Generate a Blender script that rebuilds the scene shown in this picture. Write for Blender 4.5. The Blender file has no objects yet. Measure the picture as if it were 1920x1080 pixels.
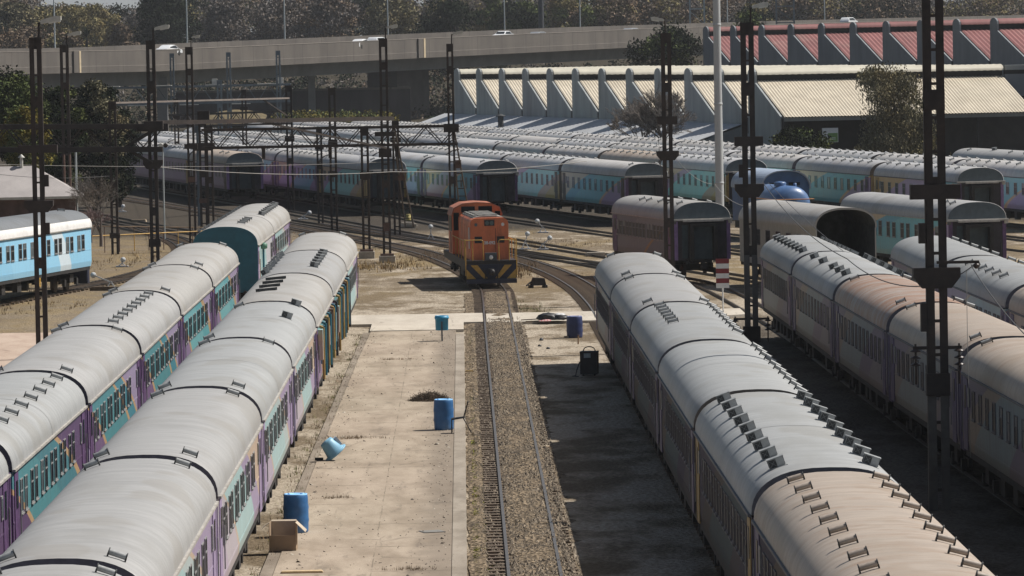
import bpy, math, random
from mathutils import Vector, Matrix
rnd = random.Random(11)
S = bpy.context.scene
COL = S.collection
# ------------------------------------------------------------------ camera
F = 9600.0
CAMZ = 11.5
VPX, VPY, ROLL = 864.0, 90.0, 0.019
cy_ = Vector(((VPX - 960) / F, (540 - VPY) / F, -1)).normalized()
up_ = Vector((-ROLL, 1, 0))
cz_ = (up_ - up_.dot(cy_) * cy_).normalized()
cx_ = cy_.cross(cz_).normalized()
CAMROT = Matrix((cx_, cy_, cz_))           # camera -> world
CAM = Vector((0, 0, CAMZ))


def ray(px, py):
    return CAMROT @ Vector(((px - 960) / F, (540 - py) / F, -1))


def P(px, py, z=0.0):                       # survey: ground point seen at a photo pixel
    d = ray(px, py)
    return CAM + d * ((z - CAMZ) / d.z)


def PY(px, py, Y):                          # survey: point at distance Y
    d = ray(px, py)
    return CAM + d * (Y / d.y)


# ------------------------------------------------------------------ mesh builder
class MB:
    def __init__(s):
        s.v, s.f, s.m, s.sm = [], [], [], []

    def add(s, vs, fs, mi=0, smooth=False):
        o = len(s.v)
        s.v += [tuple(v) for v in vs]
        for f in fs:
            s.f.append(tuple(i + o for i in f))
            s.m.append(mi)
            s.sm.append(smooth)

    def box(s, x0, x1, y0, y1, z0, z1, mi=0):
        s.add([(x0, y0, z0), (x1, y0, z0), (x1, y1, z0), (x0, y1, z0), (x0, y0, z1), (x1, y0, z1), (x1, y1, z1), (x0, y1, z1)],
              [(0, 3, 2, 1), (4, 5, 6, 7), (0, 1, 5, 4), (1, 2, 6, 5), (2, 3, 7, 6), (3, 0, 4, 7)], mi)

    def bar(s, p, q, w, h, mi=0, up=(0, 0, 1)):
        p, q = Vector(p), Vector(q)
        d = (q - p).normalized()
        u = Vector(up)
        if abs(d.dot(u)) > .98:
            u = Vector((0, 1, 0))
        a = d.cross(u).normalized()
        b = a.cross(d).normalized()
        a *= w / 2
        b *= h / 2
        vs = [p - a - b, p + a - b, p + a + b, p - a + b, q - a - b, q + a - b, q + a + b, q - a + b]
        s.add(vs, [(0, 1, 2, 3), (7, 6, 5, 4), (0, 4, 5, 1), (1, 5, 6, 2), (2, 6, 7, 3), (3, 7, 4, 0)], mi)

    def tube(s, p, q, r, n=8, r2=None, mi=0, caps=True):
        p, q = Vector(p), Vector(q)
        d = (q - p).normalized()
        u = Vector((0, 0, 1)) if abs(d.z) < .95 else Vector((1, 0, 0))
        a = d.cross(u).normalized()
        b = a.cross(d)
        r2 = r if r2 is None else r2
        vs = []
        for c, rr in ((p, r), (q, r2)):
            for i in range(n):
                t = 2 * math.pi * i / n
                vs.append(c + (a * math.cos(t) + b * math.sin(t)) * rr)
        fs = [(i, (i + 1) % n, n + (i + 1) % n, n + i) for i in range(n)]
        s.add(vs, fs, mi, True)
        if caps:
            s.add(vs[:n], [tuple(range(n))[::-1]], mi)
            s.add(vs[n:], [tuple(range(n))], mi)

    def path(s, pts, r, n=6, mi=0):
        for a, b in zip(pts, pts[1:]):
            s.tube(a, b, r, n, mi=mi, caps=False)

    def lathe(s, prof, c=(0, 0, 0), n=20, mi=0, axis='z'):
        c = Vector(c)
        vs = []
        for r, z in prof:
            for i in range(n):
                t = 2 * math.pi * i / n
                x, y = r * math.cos(t), r * math.sin(t)
                vs.append(c + (Vector((x, y, z)) if axis == 'z' else Vector((z, x, y)) if axis == 'x' else Vector((y, z, x))))
        fs = []
        for k in range(len(prof) - 1):
            for i in range(n):
                j = (i + 1) % n
                fs.append((k * n + i, k * n + j, (k + 1) * n + j, (k + 1) * n + i))
        s.add(vs, fs, mi, True)
        s.add(vs[:n], [tuple(range(n))[::-1]], mi)
        s.add(vs[-n:], [tuple(range(n))], mi)

    def prism(s, poly, axis, a, b, mi=0, smooth=False, capmi=None):
        # poly in the plane across axis: 'y' -> (x,z), 'x' -> (y,z), 'z' -> (x,y)
        n = len(poly)
        def pt(p, t):
            return (p[0], t, p[1]) if axis == 'y' else (t, p[0], p[1]) if axis == 'x' else (p[0], p[1], t)
        vs = [pt(p, a) for p in poly] + [pt(p, b) for p in poly]
        s.add(vs, [(i, (i + 1) % n, n + (i + 1) % n, n + i) for i in range(n)], mi, smooth)
        cm = mi if capmi is None else capmi
        s.add(vs[:n], [tuple(range(n))[::-1]], cm)
        s.add(vs[n:], [tuple(range(n))], cm)

    def mesh(s, name, mats):
        me = bpy.data.meshes.new(name)
        me.from_pydata(s.v, [], s.f)
        if not isinstance(mats, (list, tuple)):
            mats = [mats]
        for m in mats:
            me.materials.append(m)
        me.polygons.foreach_set('material_index', s.m)
        me.polygons.foreach_set('use_smooth', s.sm)
        me.update()
        return me

    def build(s, name, mats, parent=None, fix=True):
        me = s.mesh(name, mats)
        if fix:
            recalc(me)
        return link(name, me, parent)


def recalc(me):
    import bmesh
    b = bmesh.new()
    b.from_mesh(me)
    bmesh.ops.recalc_face_normals(b, faces=b.faces)
    b.to_mesh(me)
    b.free()


def link(name, me, parent=None, loc=None, rz=None):
    o = bpy.data.objects.new(name, me)
    COL.objects.link(o)
    if parent is not None:
        o.parent = parent
    if loc is not None:
        o.location = loc
    if rz is not None:
        o.rotation_euler = (0, 0, rz)
    return o


def tag(o, label=None, cat=None, group=None, kind=None):
    if label:
        o['label'] = label
    if cat:
        o['category'] = cat
    if group:
        o['group'] = group
    if kind:
        o['kind'] = kind
    return o


def thing(name, label, cat, loc=(0, 0, 0), rz=0.0, group=None):
    o = bpy.data.objects.new(name, None)
    o.empty_display_size = .3
    COL.objects.link(o)
    o.location = loc
    o.rotation_euler = (0, 0, rz)
    return tag(o, label, cat, group)


def copy_tree(o, parent=None):
    c = o.copy()
    COL.objects.link(c)
    if parent is not None:
        c.parent = parent
    for ch in list(o.children):
        copy_tree(ch, c)
    return c


# ------------------------------------------------------------------ materials
def nodes(name):
    m = bpy.data.materials.new(name)
    m.use_nodes = True
    nt = m.node_tree
    return m, nt, nt.nodes['Principled BSDF']


def N(nt, t, **kw):
    n = nt.nodes.new(t)
    for k, v in kw.items():
        if k in n.inputs.keys():
            n.inputs[k].default_value = v
        else:
            setattr(n, k, v)
    return n


def mixc(nt, a, b, fac, blend='MIX'):
    n = nt.nodes.new('ShaderNodeMix')
    n.data_type = 'RGBA'
    n.blend_type = blend
    for sock, val in ((n.inputs[6], a), (n.inputs[7], b), (n.inputs[0], fac)):
        if hasattr(val, 'is_linked'):
            nt.links.new(val, sock)
        elif isinstance(val, (int, float)):
            sock.default_value = val
        else:
            sock.default_value = (*val[:3], 1)
    return n.outputs[2]


def math_(nt, op, a, b=None):
    n = nt.nodes.new('ShaderNodeMath')
    n.operation = op
    for i, v in enumerate((a, b)):
        if v is None:
            continue
        if hasattr(v, 'is_linked'):
            nt.links.new(v, n.inputs[i])
        else:
            n.inputs[i].default_value = v
    return n.outputs[0]


def smooth(nt, v, lo, hi):
    n = nt.nodes.new('ShaderNodeMapRange')
    n.interpolation_type = 'SMOOTHSTEP'
    nt.links.new(v, n.inputs[0])
    n.inputs[1].default_value = lo
    n.inputs[2].default_value = hi
    return n.outputs[0]


def coords(nt, world=False, scale=(1, 1, 1)):
    if world:
        src = nt.nodes.new('ShaderNodeNewGeometry').outputs['Position']
    else:
        src = nt.nodes.new('ShaderNodeTexCoord').outputs['Object']
    mp = nt.nodes.new('ShaderNodeMapping')
    mp.inputs['Scale'].default_value = scale
    nt.links.new(src, mp.inputs['Vector'])
    return mp.outputs[0]


def noise(nt, vec, scale, detail=4, rough=.55):
    n = N(nt, 'ShaderNodeTexNoise', Scale=scale, Detail=detail, Roughness=rough)
    nt.links.new(vec, n.inputs['Vector'])
    return n.outputs['Fac']


def bumpn(nt, h, bsdf, strength=.3, dist=.05):
    b = N(nt, 'ShaderNodeBump', Strength=strength, Distance=dist)
    nt.links.new(h, b.inputs['Height'])
    nt.links.new(b.outputs[0], bsdf.inputs['Normal'])


def setin(nt, bsdf, key, v):
    if hasattr(v, 'is_linked'):
        nt.links.new(v, bsdf.inputs[key])
    else:
        bsdf.inputs[key].default_value = v


def M(name, col, rough=.7, var=.25, scale=3.0, metal=0.0, bump=0.0, bscale=25, stretch=(1, 1, 1), dirt=None, dirtamt=.5, spec=.5, world=False):
    m, nt, b = nodes(name)
    v = coords(nt, world, stretch)
    n = noise(nt, v, scale, 5, .6)
    c = mixc(nt, [x * (1 - var) for x in col], [min(1, x * (1 + var)) for x in col], smooth(nt, n, .3, .7))
    if dirt:
        n2 = noise(nt, v, scale * .45, 6, .7)
        c = mixc(nt, c, dirt, math_(nt, 'MULTIPLY', smooth(nt, n2, .48, .72), dirtamt))
    nt.links.new(c, b.inputs['Base Color'])
    b.inputs['Roughness'].default_value = rough
    b.inputs['Metallic'].default_value = metal
    b.inputs['Specular IOR Level'].default_value = spec
    if bump:
        bumpn(nt, noise(nt, v, bscale, 4), b, bump, .03)
    return m


def srgb(r, g, b):
    def f(c):
        c /= 255
        return c / 12.92 if c <= .04045 else ((c + .055) / 1.055) ** 2.4
    return (f(r), f(g), f(b))


def roof_mat(name, col, rust=None, rustamt=0.0, var=.07):
    m, nt, b = nodes(name)
    oi = nt.nodes.new('ShaderNodeObjectInfo')

    def coords(nt, world=False, scale=(1, 1, 1)):        # every coach gets its own stains
        src = nt.nodes.new('ShaderNodeTexCoord').outputs['Object']
        if world:
            src = nt.nodes.new('ShaderNodeNewGeometry').outputs['Position']
        av = nt.nodes.new('ShaderNodeVectorMath')
        av.operation = 'ADD'
        cb = nt.nodes.new('ShaderNodeCombineXYZ')
        for i in (0, 2):
            nt.links.new(math_(nt, 'MULTIPLY', oi.outputs['Random'], 37.0), cb.inputs[i])
        nt.links.new(src, av.inputs[0])
        nt.links.new(cb.outputs[0], av.inputs[1])
        mp = nt.nodes.new('ShaderNodeMapping')
        mp.inputs['Scale'].default_value = scale
        nt.links.new(av.outputs[0], mp.inputs['Vector'])
        return mp.outputs[0]
    v = coords(nt)
    n = noise(nt, coords(nt, scale=(.5, 3.0, 1)), 1.3, 6, .65)
    c = mixc(nt, [x * (1 - var * 2.2) for x in col], [x * (1 + var) for x in col], smooth(nt, n, .3, .7))
    n2 = noise(nt, coords(nt, True, (1, .35, 1)), .55, 4, .6)
    c = mixc(nt, c, [x * .78 for x in (col[0], col[1] * .98, col[2] * .94)], math_(nt, 'MULTIPLY', smooth(nt, n2, .5, .75), .7))
    fine = noise(nt, coords(nt, scale=(.35, 6, .35)), 9, 3, .7)
    c = mixc(nt, c, [x * .72 for x in col], math_(nt, 'MULTIPLY', smooth(nt, fine, .58, .78), .25))
    # oily run-off streaks down the shoulders and specks of soot
    st = noise(nt, coords(nt, scale=(.6, 14, .6)), 1.0, 4, .7)
    c = mixc(nt, c, [x * .6 for x in col], math_(nt, 'MULTIPLY', smooth(nt, st, .62, .8), .2))
    tone = math_(nt, 'ADD', .88, math_(nt, 'MULTIPLY', oi.outputs['Random'], .2))
    c = mixc(nt, c, (0, 0, 0), math_(nt, 'SUBTRACT', 1.0, math_(nt, 'MINIMUM', tone, 1.0)))
    pt = noise(nt, coords(nt, scale=(.8, .5, .8)), .7, 2, .4)       # patched and soiled areas
    c = mixc(nt, c, (col[0] * .74, col[1] * .70, col[2] * .64), math_(nt, 'MULTIPLY', smooth(nt, pt, .56, .62), .45))
    rr = noise(nt, coords(nt, scale=(1.4, 5, 1.4)), 1.2, 6, .75)
    c = mixc(nt, c, (.20, .125, .08), math_(nt, 'MULTIPLY', smooth(nt, rr, .66, .76), .5))
    if rust:
        n3 = noise(nt, coords(nt, scale=(1, 2.5, 1)), .8, 6, .7)
        c = mixc(nt, c, rust, math_(nt, 'MULTIPLY', smooth(nt, n3, .6 - .45 * rustamt, .85 - .4 * rustamt), .9))
    nt.links.new(c, b.inputs['Base Color'])
    b.inputs['Roughness'].default_value = .5
    b.inputs['Specular IOR Level'].default_value = .35
    w = N(nt, 'ShaderNodeTexWave', Scale=2.2, Distortion=.6)
    w.bands_direction = 'Y'
    w.inputs['Detail'].default_value = 1
    nt.links.new(v, w.inputs['Vector'])
    h = math_(nt, 'ADD', math_(nt, 'MULTIPLY', w.outputs['Fac'], .35), noise(nt, coords(nt, scale=(.5, 2.5, .5)), 1.5, 3))
    bumpn(nt, h, b, .1, .03)
    return m


def livery(name, stops, slope=2.2, power=1.6, rough=.38, dirt=(.10, .075, .05), dirtamt=.35, spec=.5, fade=0.0):
    """bands of paint sweeping along the coach side; stops: (y metres, colour)"""
    m, nt, b = nodes(name)
    tc = nt.nodes.new('ShaderNodeTexCoord')
    sep = nt.nodes.new('ShaderNodeSeparateXYZ')
    nt.links.new(tc.outputs['Object'], sep.inputs[0])
    z1 = math_(nt, 'MAXIMUM', math_(nt, 'SUBTRACT', sep.outputs[2], 1.0), 0.001)
    u = math_(nt, 'ADD', sep.outputs[1], math_(nt, 'MULTIPLY', math_(nt, 'POWER', z1, power), slope))
    inner = math_(nt, 'DIVIDE', u, 24.0)
    cr = nt.nodes.new('ShaderNodeValToRGB')
    cr.color_ramp.interpolation = 'CONSTANT'
    el = cr.color_ramp.elements
    el[0].position = 0
    el[0].color = (*stops[0][1], 1)
    el[1].position = min(1, stops[1][0] / 24)
    el[1].color = (*stops[1][1], 1)
    for y, c in stops[2:]:
        e = el.new(min(1, y / 24))
        e.color = (*c, 1)
    nt.links.new(inner, cr.inputs[0])
    c = cr.outputs[0]
    v1 = coords(nt, scale=(1, 5, .5))
    c = mixc(nt, c, dirt, math_(nt, 'MULTIPLY', smooth(nt, noise(nt, v1, 1.6, 5, .65), .42, .78), dirtamt))
    lowd = math_(nt, 'SUBTRACT', 1.0, smooth(nt, math_(nt, 'ADD', z1, math_(nt, 'MULTIPLY', noise(nt, v1, 3, 3), .5)), .25, .9))
    c = mixc(nt, c, dirt, math_(nt, 'MULTIPLY', lowd, dirtamt * .9))
    n3 = noise(nt, coords(nt, scale=(1, 1, 1)), 2.5, 5, .7)
    c = mixc(nt, c, (.55, .52, .5), math_(nt, 'MULTIPLY', smooth(nt, n3, .55, .8), .25 + fade))
    nt.links.new(c, b.inputs['Base Color'])
    b.inputs['Roughness'].default_value = rough
    b.inputs['Specular IOR Level'].default_value = spec
    bumpn(nt, noise(nt, coords(nt, scale=(1, .8, .5)), 1.2, 2), b, .12, .05)
    return m


def leaf_mat(name, col, var=.5, trans=.25):
    m, nt, b = nodes(name)
    g = nt.nodes.new('ShaderNodeNewGeometry')
    c = mixc(nt, [x * (1 - var) for x in col], [min(1, x * (1 + var * 1.3)) for x in col], g.outputs['Random Per Island'])
    n = noise(nt, coords(nt, True), .35, 2)
    c = mixc(nt, c, (col[0] * 1.25, col[1] * 1.05, col[2] * .8), math_(nt, 'MULTIPLY', smooth(nt, n, .45, .65), .6))
    nt.links.new(c, b.inputs['Base Color'])
    b.inputs['Roughness'].default_value = .85
    b.inputs['Specular IOR Level'].default_value = .05
    return m


def sheet_metal(name, col, pitch=.35, axis='X', dirt=(.18, .15, .12), dirtamt=.3, var=.12):
    m, nt, b = nodes(name)
    v = coords(nt)
    n = noise(nt, v, .8, 6, .65)
    c = mixc(nt, [x * (1 - var) for x in col], [x * (1 + var) for x in col], smooth(nt, n, .3, .7))
    c = mixc(nt, c, dirt, math_(nt, 'MULTIPLY', smooth(nt, noise(nt, v, .35, 6, .7), .5, .8), dirtamt))
    nt.links.new(c, b.inputs['Base Color'])
    b.inputs['Roughness'].default_value = .55
    w = N(nt, 'ShaderNodeTexWave', Scale=1 / pitch * .314, Distortion=0)
    w.bands_direction = axis
    nt.links.new(v, w.inputs['Vector'])
    bumpn(nt, w.outputs['Fac'], b, 1.0, pitch * .3)
    return m
# ------------------------------------------------------------------ rolling stock
DARK = M('underframe_black', (.018, .017, .017), .75, .4, 3, dirt=(.07, .055, .04), dirtamt=.4)
WHEEL = M('wheel_steel', (.05, .042, .036), .5, .3, 4, metal=.6)
GLASS = M('coach_glass', (.012, .015, .018), .3, .3, 1.5, spec=.15)
GLASSB = M('coach_glass_blind', (.10, .12, .13), .3, .3, 1.5)
FRAME = M('window_frame_alloy', (.22, .22, .22), .5, .2, 6)
FRAMEd = M('window_frame_dull', (.13, .12, .125), .6, .2, 6)
VENT = M('vent_grey', (.30, .31, .31), .5, .25, 6)
VENTD = M('vent_mesh_dark', (.045, .048, .05), .8, .3, 30)
GUT = M('gutter_paint', (.36, .34, .31), .6, .2, 4, dirt=(.12, .1, .08))
GUTD = M('gutter_dark', (.10, .10, .105), .6, .2, 4)
TYMP = M('roof_end_slate', (.065, .088, .105), .5, .15, 3, dirt=(.06, .06, .06), dirtamt=.3)
LINT = M('lintel_pale', (.42, .40, .37), .6, .15, 6)
ENDW = M('end_wall_dark', (.032, .027, .035), .6, .4, 2)
PURP = M('bellows_purple', (.105, .055, .135), .5, .25, 3)
LILAC = M('post_lilac', (.22, .14, .30), .45, .2, 3)
VIOL = M('bellows_violet', (.07, .055, .13), .5, .25, 3)
OCHRE = M('bellows_ochre', (.30, .19, .05), .5, .25, 3)
BROWNP = M('bellows_brown', (.09, .06, .035), .6, .3, 3)
LAV = M('bellows_lavender', (.30, .24, .37), .5, .15, 3)
TEALD = M('end_teal', (.018, .115, .16), .45, .12, 3)

R_GREY = roof_mat('roof_grey_paint', (.35, .348, .342))
R_WARM = roof_mat('roof_warm_grey_paint', (.37, .36, .342))
R_COOL = roof_mat('roof_cool_grey_paint', (.345, .352, .35))
R_TAN = roof_mat('roof_tan_paint', (.415, .35, .29), (.30, .215, .155), .3)
R_RUST = roof_mat('roof_rusting_paint', (.37, .34, .31), (.29, .165, .105), .62)
R_DIRT = roof_mat('roof_soiled_paint', (.40, .375, .34), (.30, .22, .16), .35)
R_YARD = roof_mat('roof_stored_grey', (.45, .45, .455))
R_YARD2 = roof_mat('roof_stored_pale', (.47, .455, .44))
R_BLUEG = roof_mat('roof_slate_paint', (.17, .18, .19))

pur, lav, tea, ora, pea, aqu, yel, gre, brn = ((.12, .07, .15), (.33, .27, .40), (.09, .27, .30), (.50, .33, .18), (.50, .39, .30),
                                             (.36, .52, .53), (.42, .30, .09), (.20, .24, .25), (.17, .13, .10))
LIV = {
    'vivid': livery('livery_vivid', [(0, lav), (2.2, (.18, .11, .22)), (6.6, ora), (7.3, tea), (15.3, ora), (16.0, (.07, .24, .30)), (18.5, ora), (19.1, lav)], 2.4),
    'vivid2': livery('livery_vivid_b', [(0, pur), (5.2, ora), (5.9, tea), (12.6, (.075, .22, .26)), (17.4, ora), (18.2, pur)], 2.6),
    'vivid3': livery('livery_vivid_c', [(0, (.25, .18, .31)), (6.0, ora), (6.6, (.17, .42, .45)), (14.0, (.12, .36, .40)), (17.6, (.45, .30, .16)), (19, lav)], 2.2),
    'pale': livery('livery_pale', [(0, lav), (3.4, (.42, .36, .46)), (6.5, pea), (7.0, aqu), (14.6, (.42, .50, .50)), (16.8, pea), (17.5, lav)], 2.4, fade=.15),
    'pale2': livery('livery_pale_b', [(0, (.42, .36, .46)), (4.2, (.46, .42, .47)), (8.1, pea), (8.6, aqu), (15.5, lav), (18.4, pea)], 2.2, fade=.15),
    'dull': livery('livery_dull', [(0, (.16, .14, .20)), (5.5, (.19, .16, .17)), (8.0, gre), (15.6, (.20, .17, .15)), (18.5, (.17, .14, .20))], 2.4, rough=.42, spec=.3, dirtamt=.7, dirt=(.11, .09, .075), fade=-.15),
    'dull2': livery('livery_dull_b', [(0, (.19, .17, .20)), (6.1, (.12, .10, .17)), (9.5, (.16, .22, .24)), (16.5, (.24, .19, .15)), (19.2, (.12, .1, .16))], 2.0, rough=.42, spec=.3, dirtamt=.7, dirt=(.11, .09, .075), fade=-.15),
    'yard': livery('livery_yard', [(0, (.24, .17, .31)), (3.0, (.34, .25, .42)), (7.4, (.60, .40, .22)), (8.0, (.13, .46, .52)), (15.6, (.10, .38, .50)), (18.4, (.58, .45, .30))], 2.6, dirtamt=.25),
    'yard2': livery('livery_yard_b', [(0, (.50, .34, .12)), (4.6, (.46, .34, .26)), (7.2, (.26, .60, .60)), (14.2, (.19, .54, .58)), (18.0, (.34, .24, .42)), (20.6, (.5, .36, .22))], 2.8, dirtamt=.25),
    'yard3': livery('livery_yard_c', [(0, (.28, .18, .36)), (4.2, (.11, .38, .50)), (12.2, (.60, .38, .2)), (12.8, (.38, .28, .48)), (18.6, (.50, .33, .14))], 2.4, dirtamt=.25),
    'purple': livery('livery_purple', [(0, (.20, .13, .25)), (9, (.23, .16, .28)), (17, (.25, .2, .25)), (20.6, (.2, .3, .34))], 1.0),
    'brown': livery('livery_brown_grey', [(0, (.165, .175, .185)), (6.2, (.36, .22, .10)), (6.7, (.20, .21, .215)), (13.6, (.16, .17, .19))], 2.2, rough=.6, dirtamt=.3, dirt=(.09, .08, .065)),
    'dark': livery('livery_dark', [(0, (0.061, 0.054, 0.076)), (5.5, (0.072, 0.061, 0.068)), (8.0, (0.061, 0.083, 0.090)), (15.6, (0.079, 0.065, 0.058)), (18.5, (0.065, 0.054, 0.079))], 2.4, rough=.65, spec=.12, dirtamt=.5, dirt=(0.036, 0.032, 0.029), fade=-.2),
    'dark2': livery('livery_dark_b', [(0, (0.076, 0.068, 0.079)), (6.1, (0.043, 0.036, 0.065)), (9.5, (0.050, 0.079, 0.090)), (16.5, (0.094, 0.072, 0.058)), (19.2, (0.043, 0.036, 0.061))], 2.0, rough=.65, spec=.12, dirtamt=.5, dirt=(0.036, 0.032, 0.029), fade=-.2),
    'sky': livery('livery_sky_blue', [(0, (.27, .56, .78)), (8.0, (.30, .60, .82)), (16.3, (.62, .73, .80)), (18.2, (.28, .58, .80))], .6, rough=.4, dirtamt=.12),
    'aqua': livery('livery_aqua', [(0, lav), (1.4, pea), (2.6, aqu), (8.5, (.50, .50, .54)), (14.5, aqu)], .4, fade=.1),
}
HW, ZG, ZT = 1.43, 3.05, 3.90           # half width at gutter, gutter height, crown


def prof(n=22, hw=HW, zg=ZG, zt=ZT):
    pts = []
    for i in range(n + 1):
        t = math.pi * i / n
        c, s = math.cos(t), math.sin(t)
        pts.append((hw * math.copysign(abs(c) ** .80, c), zg + (zt - zg) * abs(s) ** .86))
    return pts


PROF = prof()


def roof_z(x):
    for (xa, za), (xb, zb) in zip(PROF, PROF[1:]):
        if xb <= x <= xa:
            t = (x - xa) / (xb - xa) if xa != xb else 0
            return za + (zb - za) * t
    return ZG


CACHE = {}


def cached(key, fn):
    if key not in CACHE:
        CACHE[key] = fn()
    return CACHE[key]


def m_roof(L, mat):
    def f():
        b = MB()
        ys = [0, .03] + [L * k / 8 for k in range(1, 8)] + [L - .03, L]
        n = len(PROF)
        vs = []
        for y in ys:
            e = .985 if y in (0, L) else 1
            vs += [(x * e, y, ZG + (z - ZG) * e) for x, z in PROF]
        fs = []
        for k in range(len(ys) - 1):
            for i in range(n - 1):
                fs.append((k * n + i, k * n + i + 1, (k + 1) * n + i + 1, (k + 1) * n + i))
        b.add(vs, fs, 0, True)
        b.add([(x * .985, 0, ZG + (z - ZG) * .985) for x, z in PROF], [tuple(range(n))], 1)
        b.add([(x * .985, L, ZG + (z - ZG) * .985) for x, z in PROF], [tuple(range(n))[::-1]], 1)
        for y in ((L * .5,) if mat in (R_COOL, R_RUST) else ()):       # lapped sheet joints
            k = [(x * 1.004, z * 1.0015) for x, z in PROF]
            b.add([(x, y - .03, z) for x, z in k] + [(x, y + .03, z) for x, z in k], [(i, i + 1, n + i + 1, n + i) for i in range(n - 1)], 0, True)
        me = b.mesh('roof', [mat, GUTD])
        recalc(me)
        return me
    return cached(('roof', round(L, 2), mat.name), f)


def m_body(L, mat):
    def f():
        b = MB()
        sec = [(-1.36, 1.12), (-1.40, 1.35), (-1.40, 3.02), (1.40, 3.02), (1.40, 1.35), (1.36, 1.12)]
        b.prism(sec, 'y', .02, L - .02, 0)
        for s in (-1, 1):
            b.box(s * 1.40 - .008, s * 1.40 + .008, .05, L - .05, 1.93, 1.97, 0)
            b.box(s * 1.40 - .006, s * 1.40 + .006, .05, L - .05, 1.38, 1.41, 0)
        me = b.mesh('body', [mat])
        recalc(me)
        return me
    return cached(('body', round(L, 2), mat.name), f)


def m_gutter(L, s, mat):
    def f():
        b = MB()
        b.box(s * 1.40, s * 1.475, .01, L - .01, 3.015, 3.065, 0)
        return b.mesh('rain_gutter', [mat])
    return cached(('gut', round(L, 2), s, mat.name), f)


def m_window(s, kind, fr, w=.28):
    def f():
        b = MB()
        h = .36
        x0 = s * 1.402
        for z0, z1 in ((-h, -h + .03), (h - .03, h), (.08, .105)):
            b.box(x0, x0 + s * .022, -w, w, z0, z1, 0)
        for y0, y1 in ((-w, -w + .03), (w - .03, w)):
            b.box(x0, x0 + s * .021, y0, y1, -h + .031, h - .031, 0)
        g = x0 + s * .006
        b.add([(g, -w + .03, -h + .03), (g, w - .03, -h + .03), (g, w - .03, .08), (g, -w + .03, .08)], [(0, 1, 2, 3)], 2 if kind == 2 else 1)
        b.add([(g, -w + .03, .105), (g, w - .03, .105), (g, w - .03, h - .03), (g, -w + .03, h - .03)], [(0, 1, 2, 3)], 2 if kind else 1)
        b.box(x0, x0 + s * .045, -w - .03, w + .03, -h - .03, -h - .002, 0)
        return b.mesh('window', [fr, GLASS, GLASSB])
    return cached(('win', s, kind, fr.name, w), f)


def m_smallwin(s):
    def f():
        b = MB()
        x0 = s * 1.402
        b.box(x0, x0 + s * .025, -.17, .17, -.24, .24, 0)
        b.box(x0 + s * .02, x0 + s * .03, -.12, .12, -.19, .19, 1)
        return b.mesh('lavatory_window', [FRAME, GLASSB])
    return cached(('swin', s), f)


def m_door(s, mat):
    def f():
        b = MB()
        x0 = s * 1.402
        b.box(x0, x0 + s * .018, -.42, .42, -.92, .90, 0)
        b.box(x0 + s * .016, x0 + s * .03, -.17, .17, .15, .72, 1)
        b.tube((x0 + s * .06, .36, -.5), (x0 + s * .06, .36, .35), .016, 6, mi=2)
        return b.mesh('door', [mat, GLASS, FRAME])
    return cached(('door', s, mat.name), f)


def m_vent(kind, mat):
    def f():
        b = MB()
        if kind == 'torpedo':
            b.tube((-.17, 0, .062), (.17, 0, .062), .058, 10, mi=0)
            for x in (-.17, .17):
                b.tube((x - .01, 0, .07), (x + .01, 0, .07), .072, 10, mi=1)
                b.box(x - .015, x + .015, -.05, .05, -.05, .04, 1)
        elif kind == 'box':
            b.prism([(-.15, -.02), (.15, -.02), (.17, .19), (-.17, .19)], 'x', -.18, .18, 0)
            b.box(-.20, .20, -.185, .185, .19, .21, 0)
            for s in (-1, 1):
                b.box(s * .183, s * .189, -.14, .14, .0, .175, 1)
                b.bar((s * .191, -.125, .02), (s * .191, .125, .17), .005, .008, 0)
                b.bar((s * .191, .125, .02), (s * .191, -.125, .17), .005, .008, 0)
            b.add([(-.17, -.156, .0), (.0, -.156, .0), (.0, -.173, .18), (-.17, -.173, .18)], [(0, 1, 2, 3)], 1)
            b.bar((-.165, -.162, .01), (-.005, -.178, .175), .007, .005, 0)
            b.bar((-.005, -.162, .01), (-.165, -.178, .175), .007, .005, 0)
            b.box(-.23, .23, -.2, .2, -.05, -.02, 0)
        elif kind == 'scoop':
            b.box(-.19, .19, -.07, .07, .01, .11, 0)
            b.box(-.21, -.19, -.10, .10, -.04, .13, 1)
            b.box(.19, .21, -.10, .10, -.04, .13, 1)
        else:                                           # long flat slat
            b.box(-.42, .42, -.10, .10, .0, .07, 0)
            b.box(-.43, .43, -.115, -.10, -.03, .085, 1)
        me = b.mesh('roof_vent', [mat, VENTD])
        recalc(me)
        return me
    return cached(('vent', kind, mat.name), f)


def vent_at(root, L, kind, x, y, mat):
    o = link('roof_vent', m_vent(kind, mat), root)
    sl = (roof_z(x + .1) - roof_z(x - .1)) / .2
    o.location = (x, y, roof_z(x) + .02)
    o.rotation_euler = (0, -math.atan(sl), rnd.gauss(0, .03))
    k = .84 if kind in ('torpedo', 'scoop') else .8
    o.scale = (k, k, k)


def m_bellows(mat, gap):
    def f():
        b = MB()
        k = 6
        for i in range(k):
            a = gap * i / k
            w = 1.33 if i % 2 else 1.38
            b.box(-w, w, a, a + gap / k, 1.05, 3.0 - (.0 if i % 2 else -.02), 0)
        return b.mesh('gangway_bellows', [mat])
    return cached(('bel', mat.name, round(gap, 2)), f)


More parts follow.
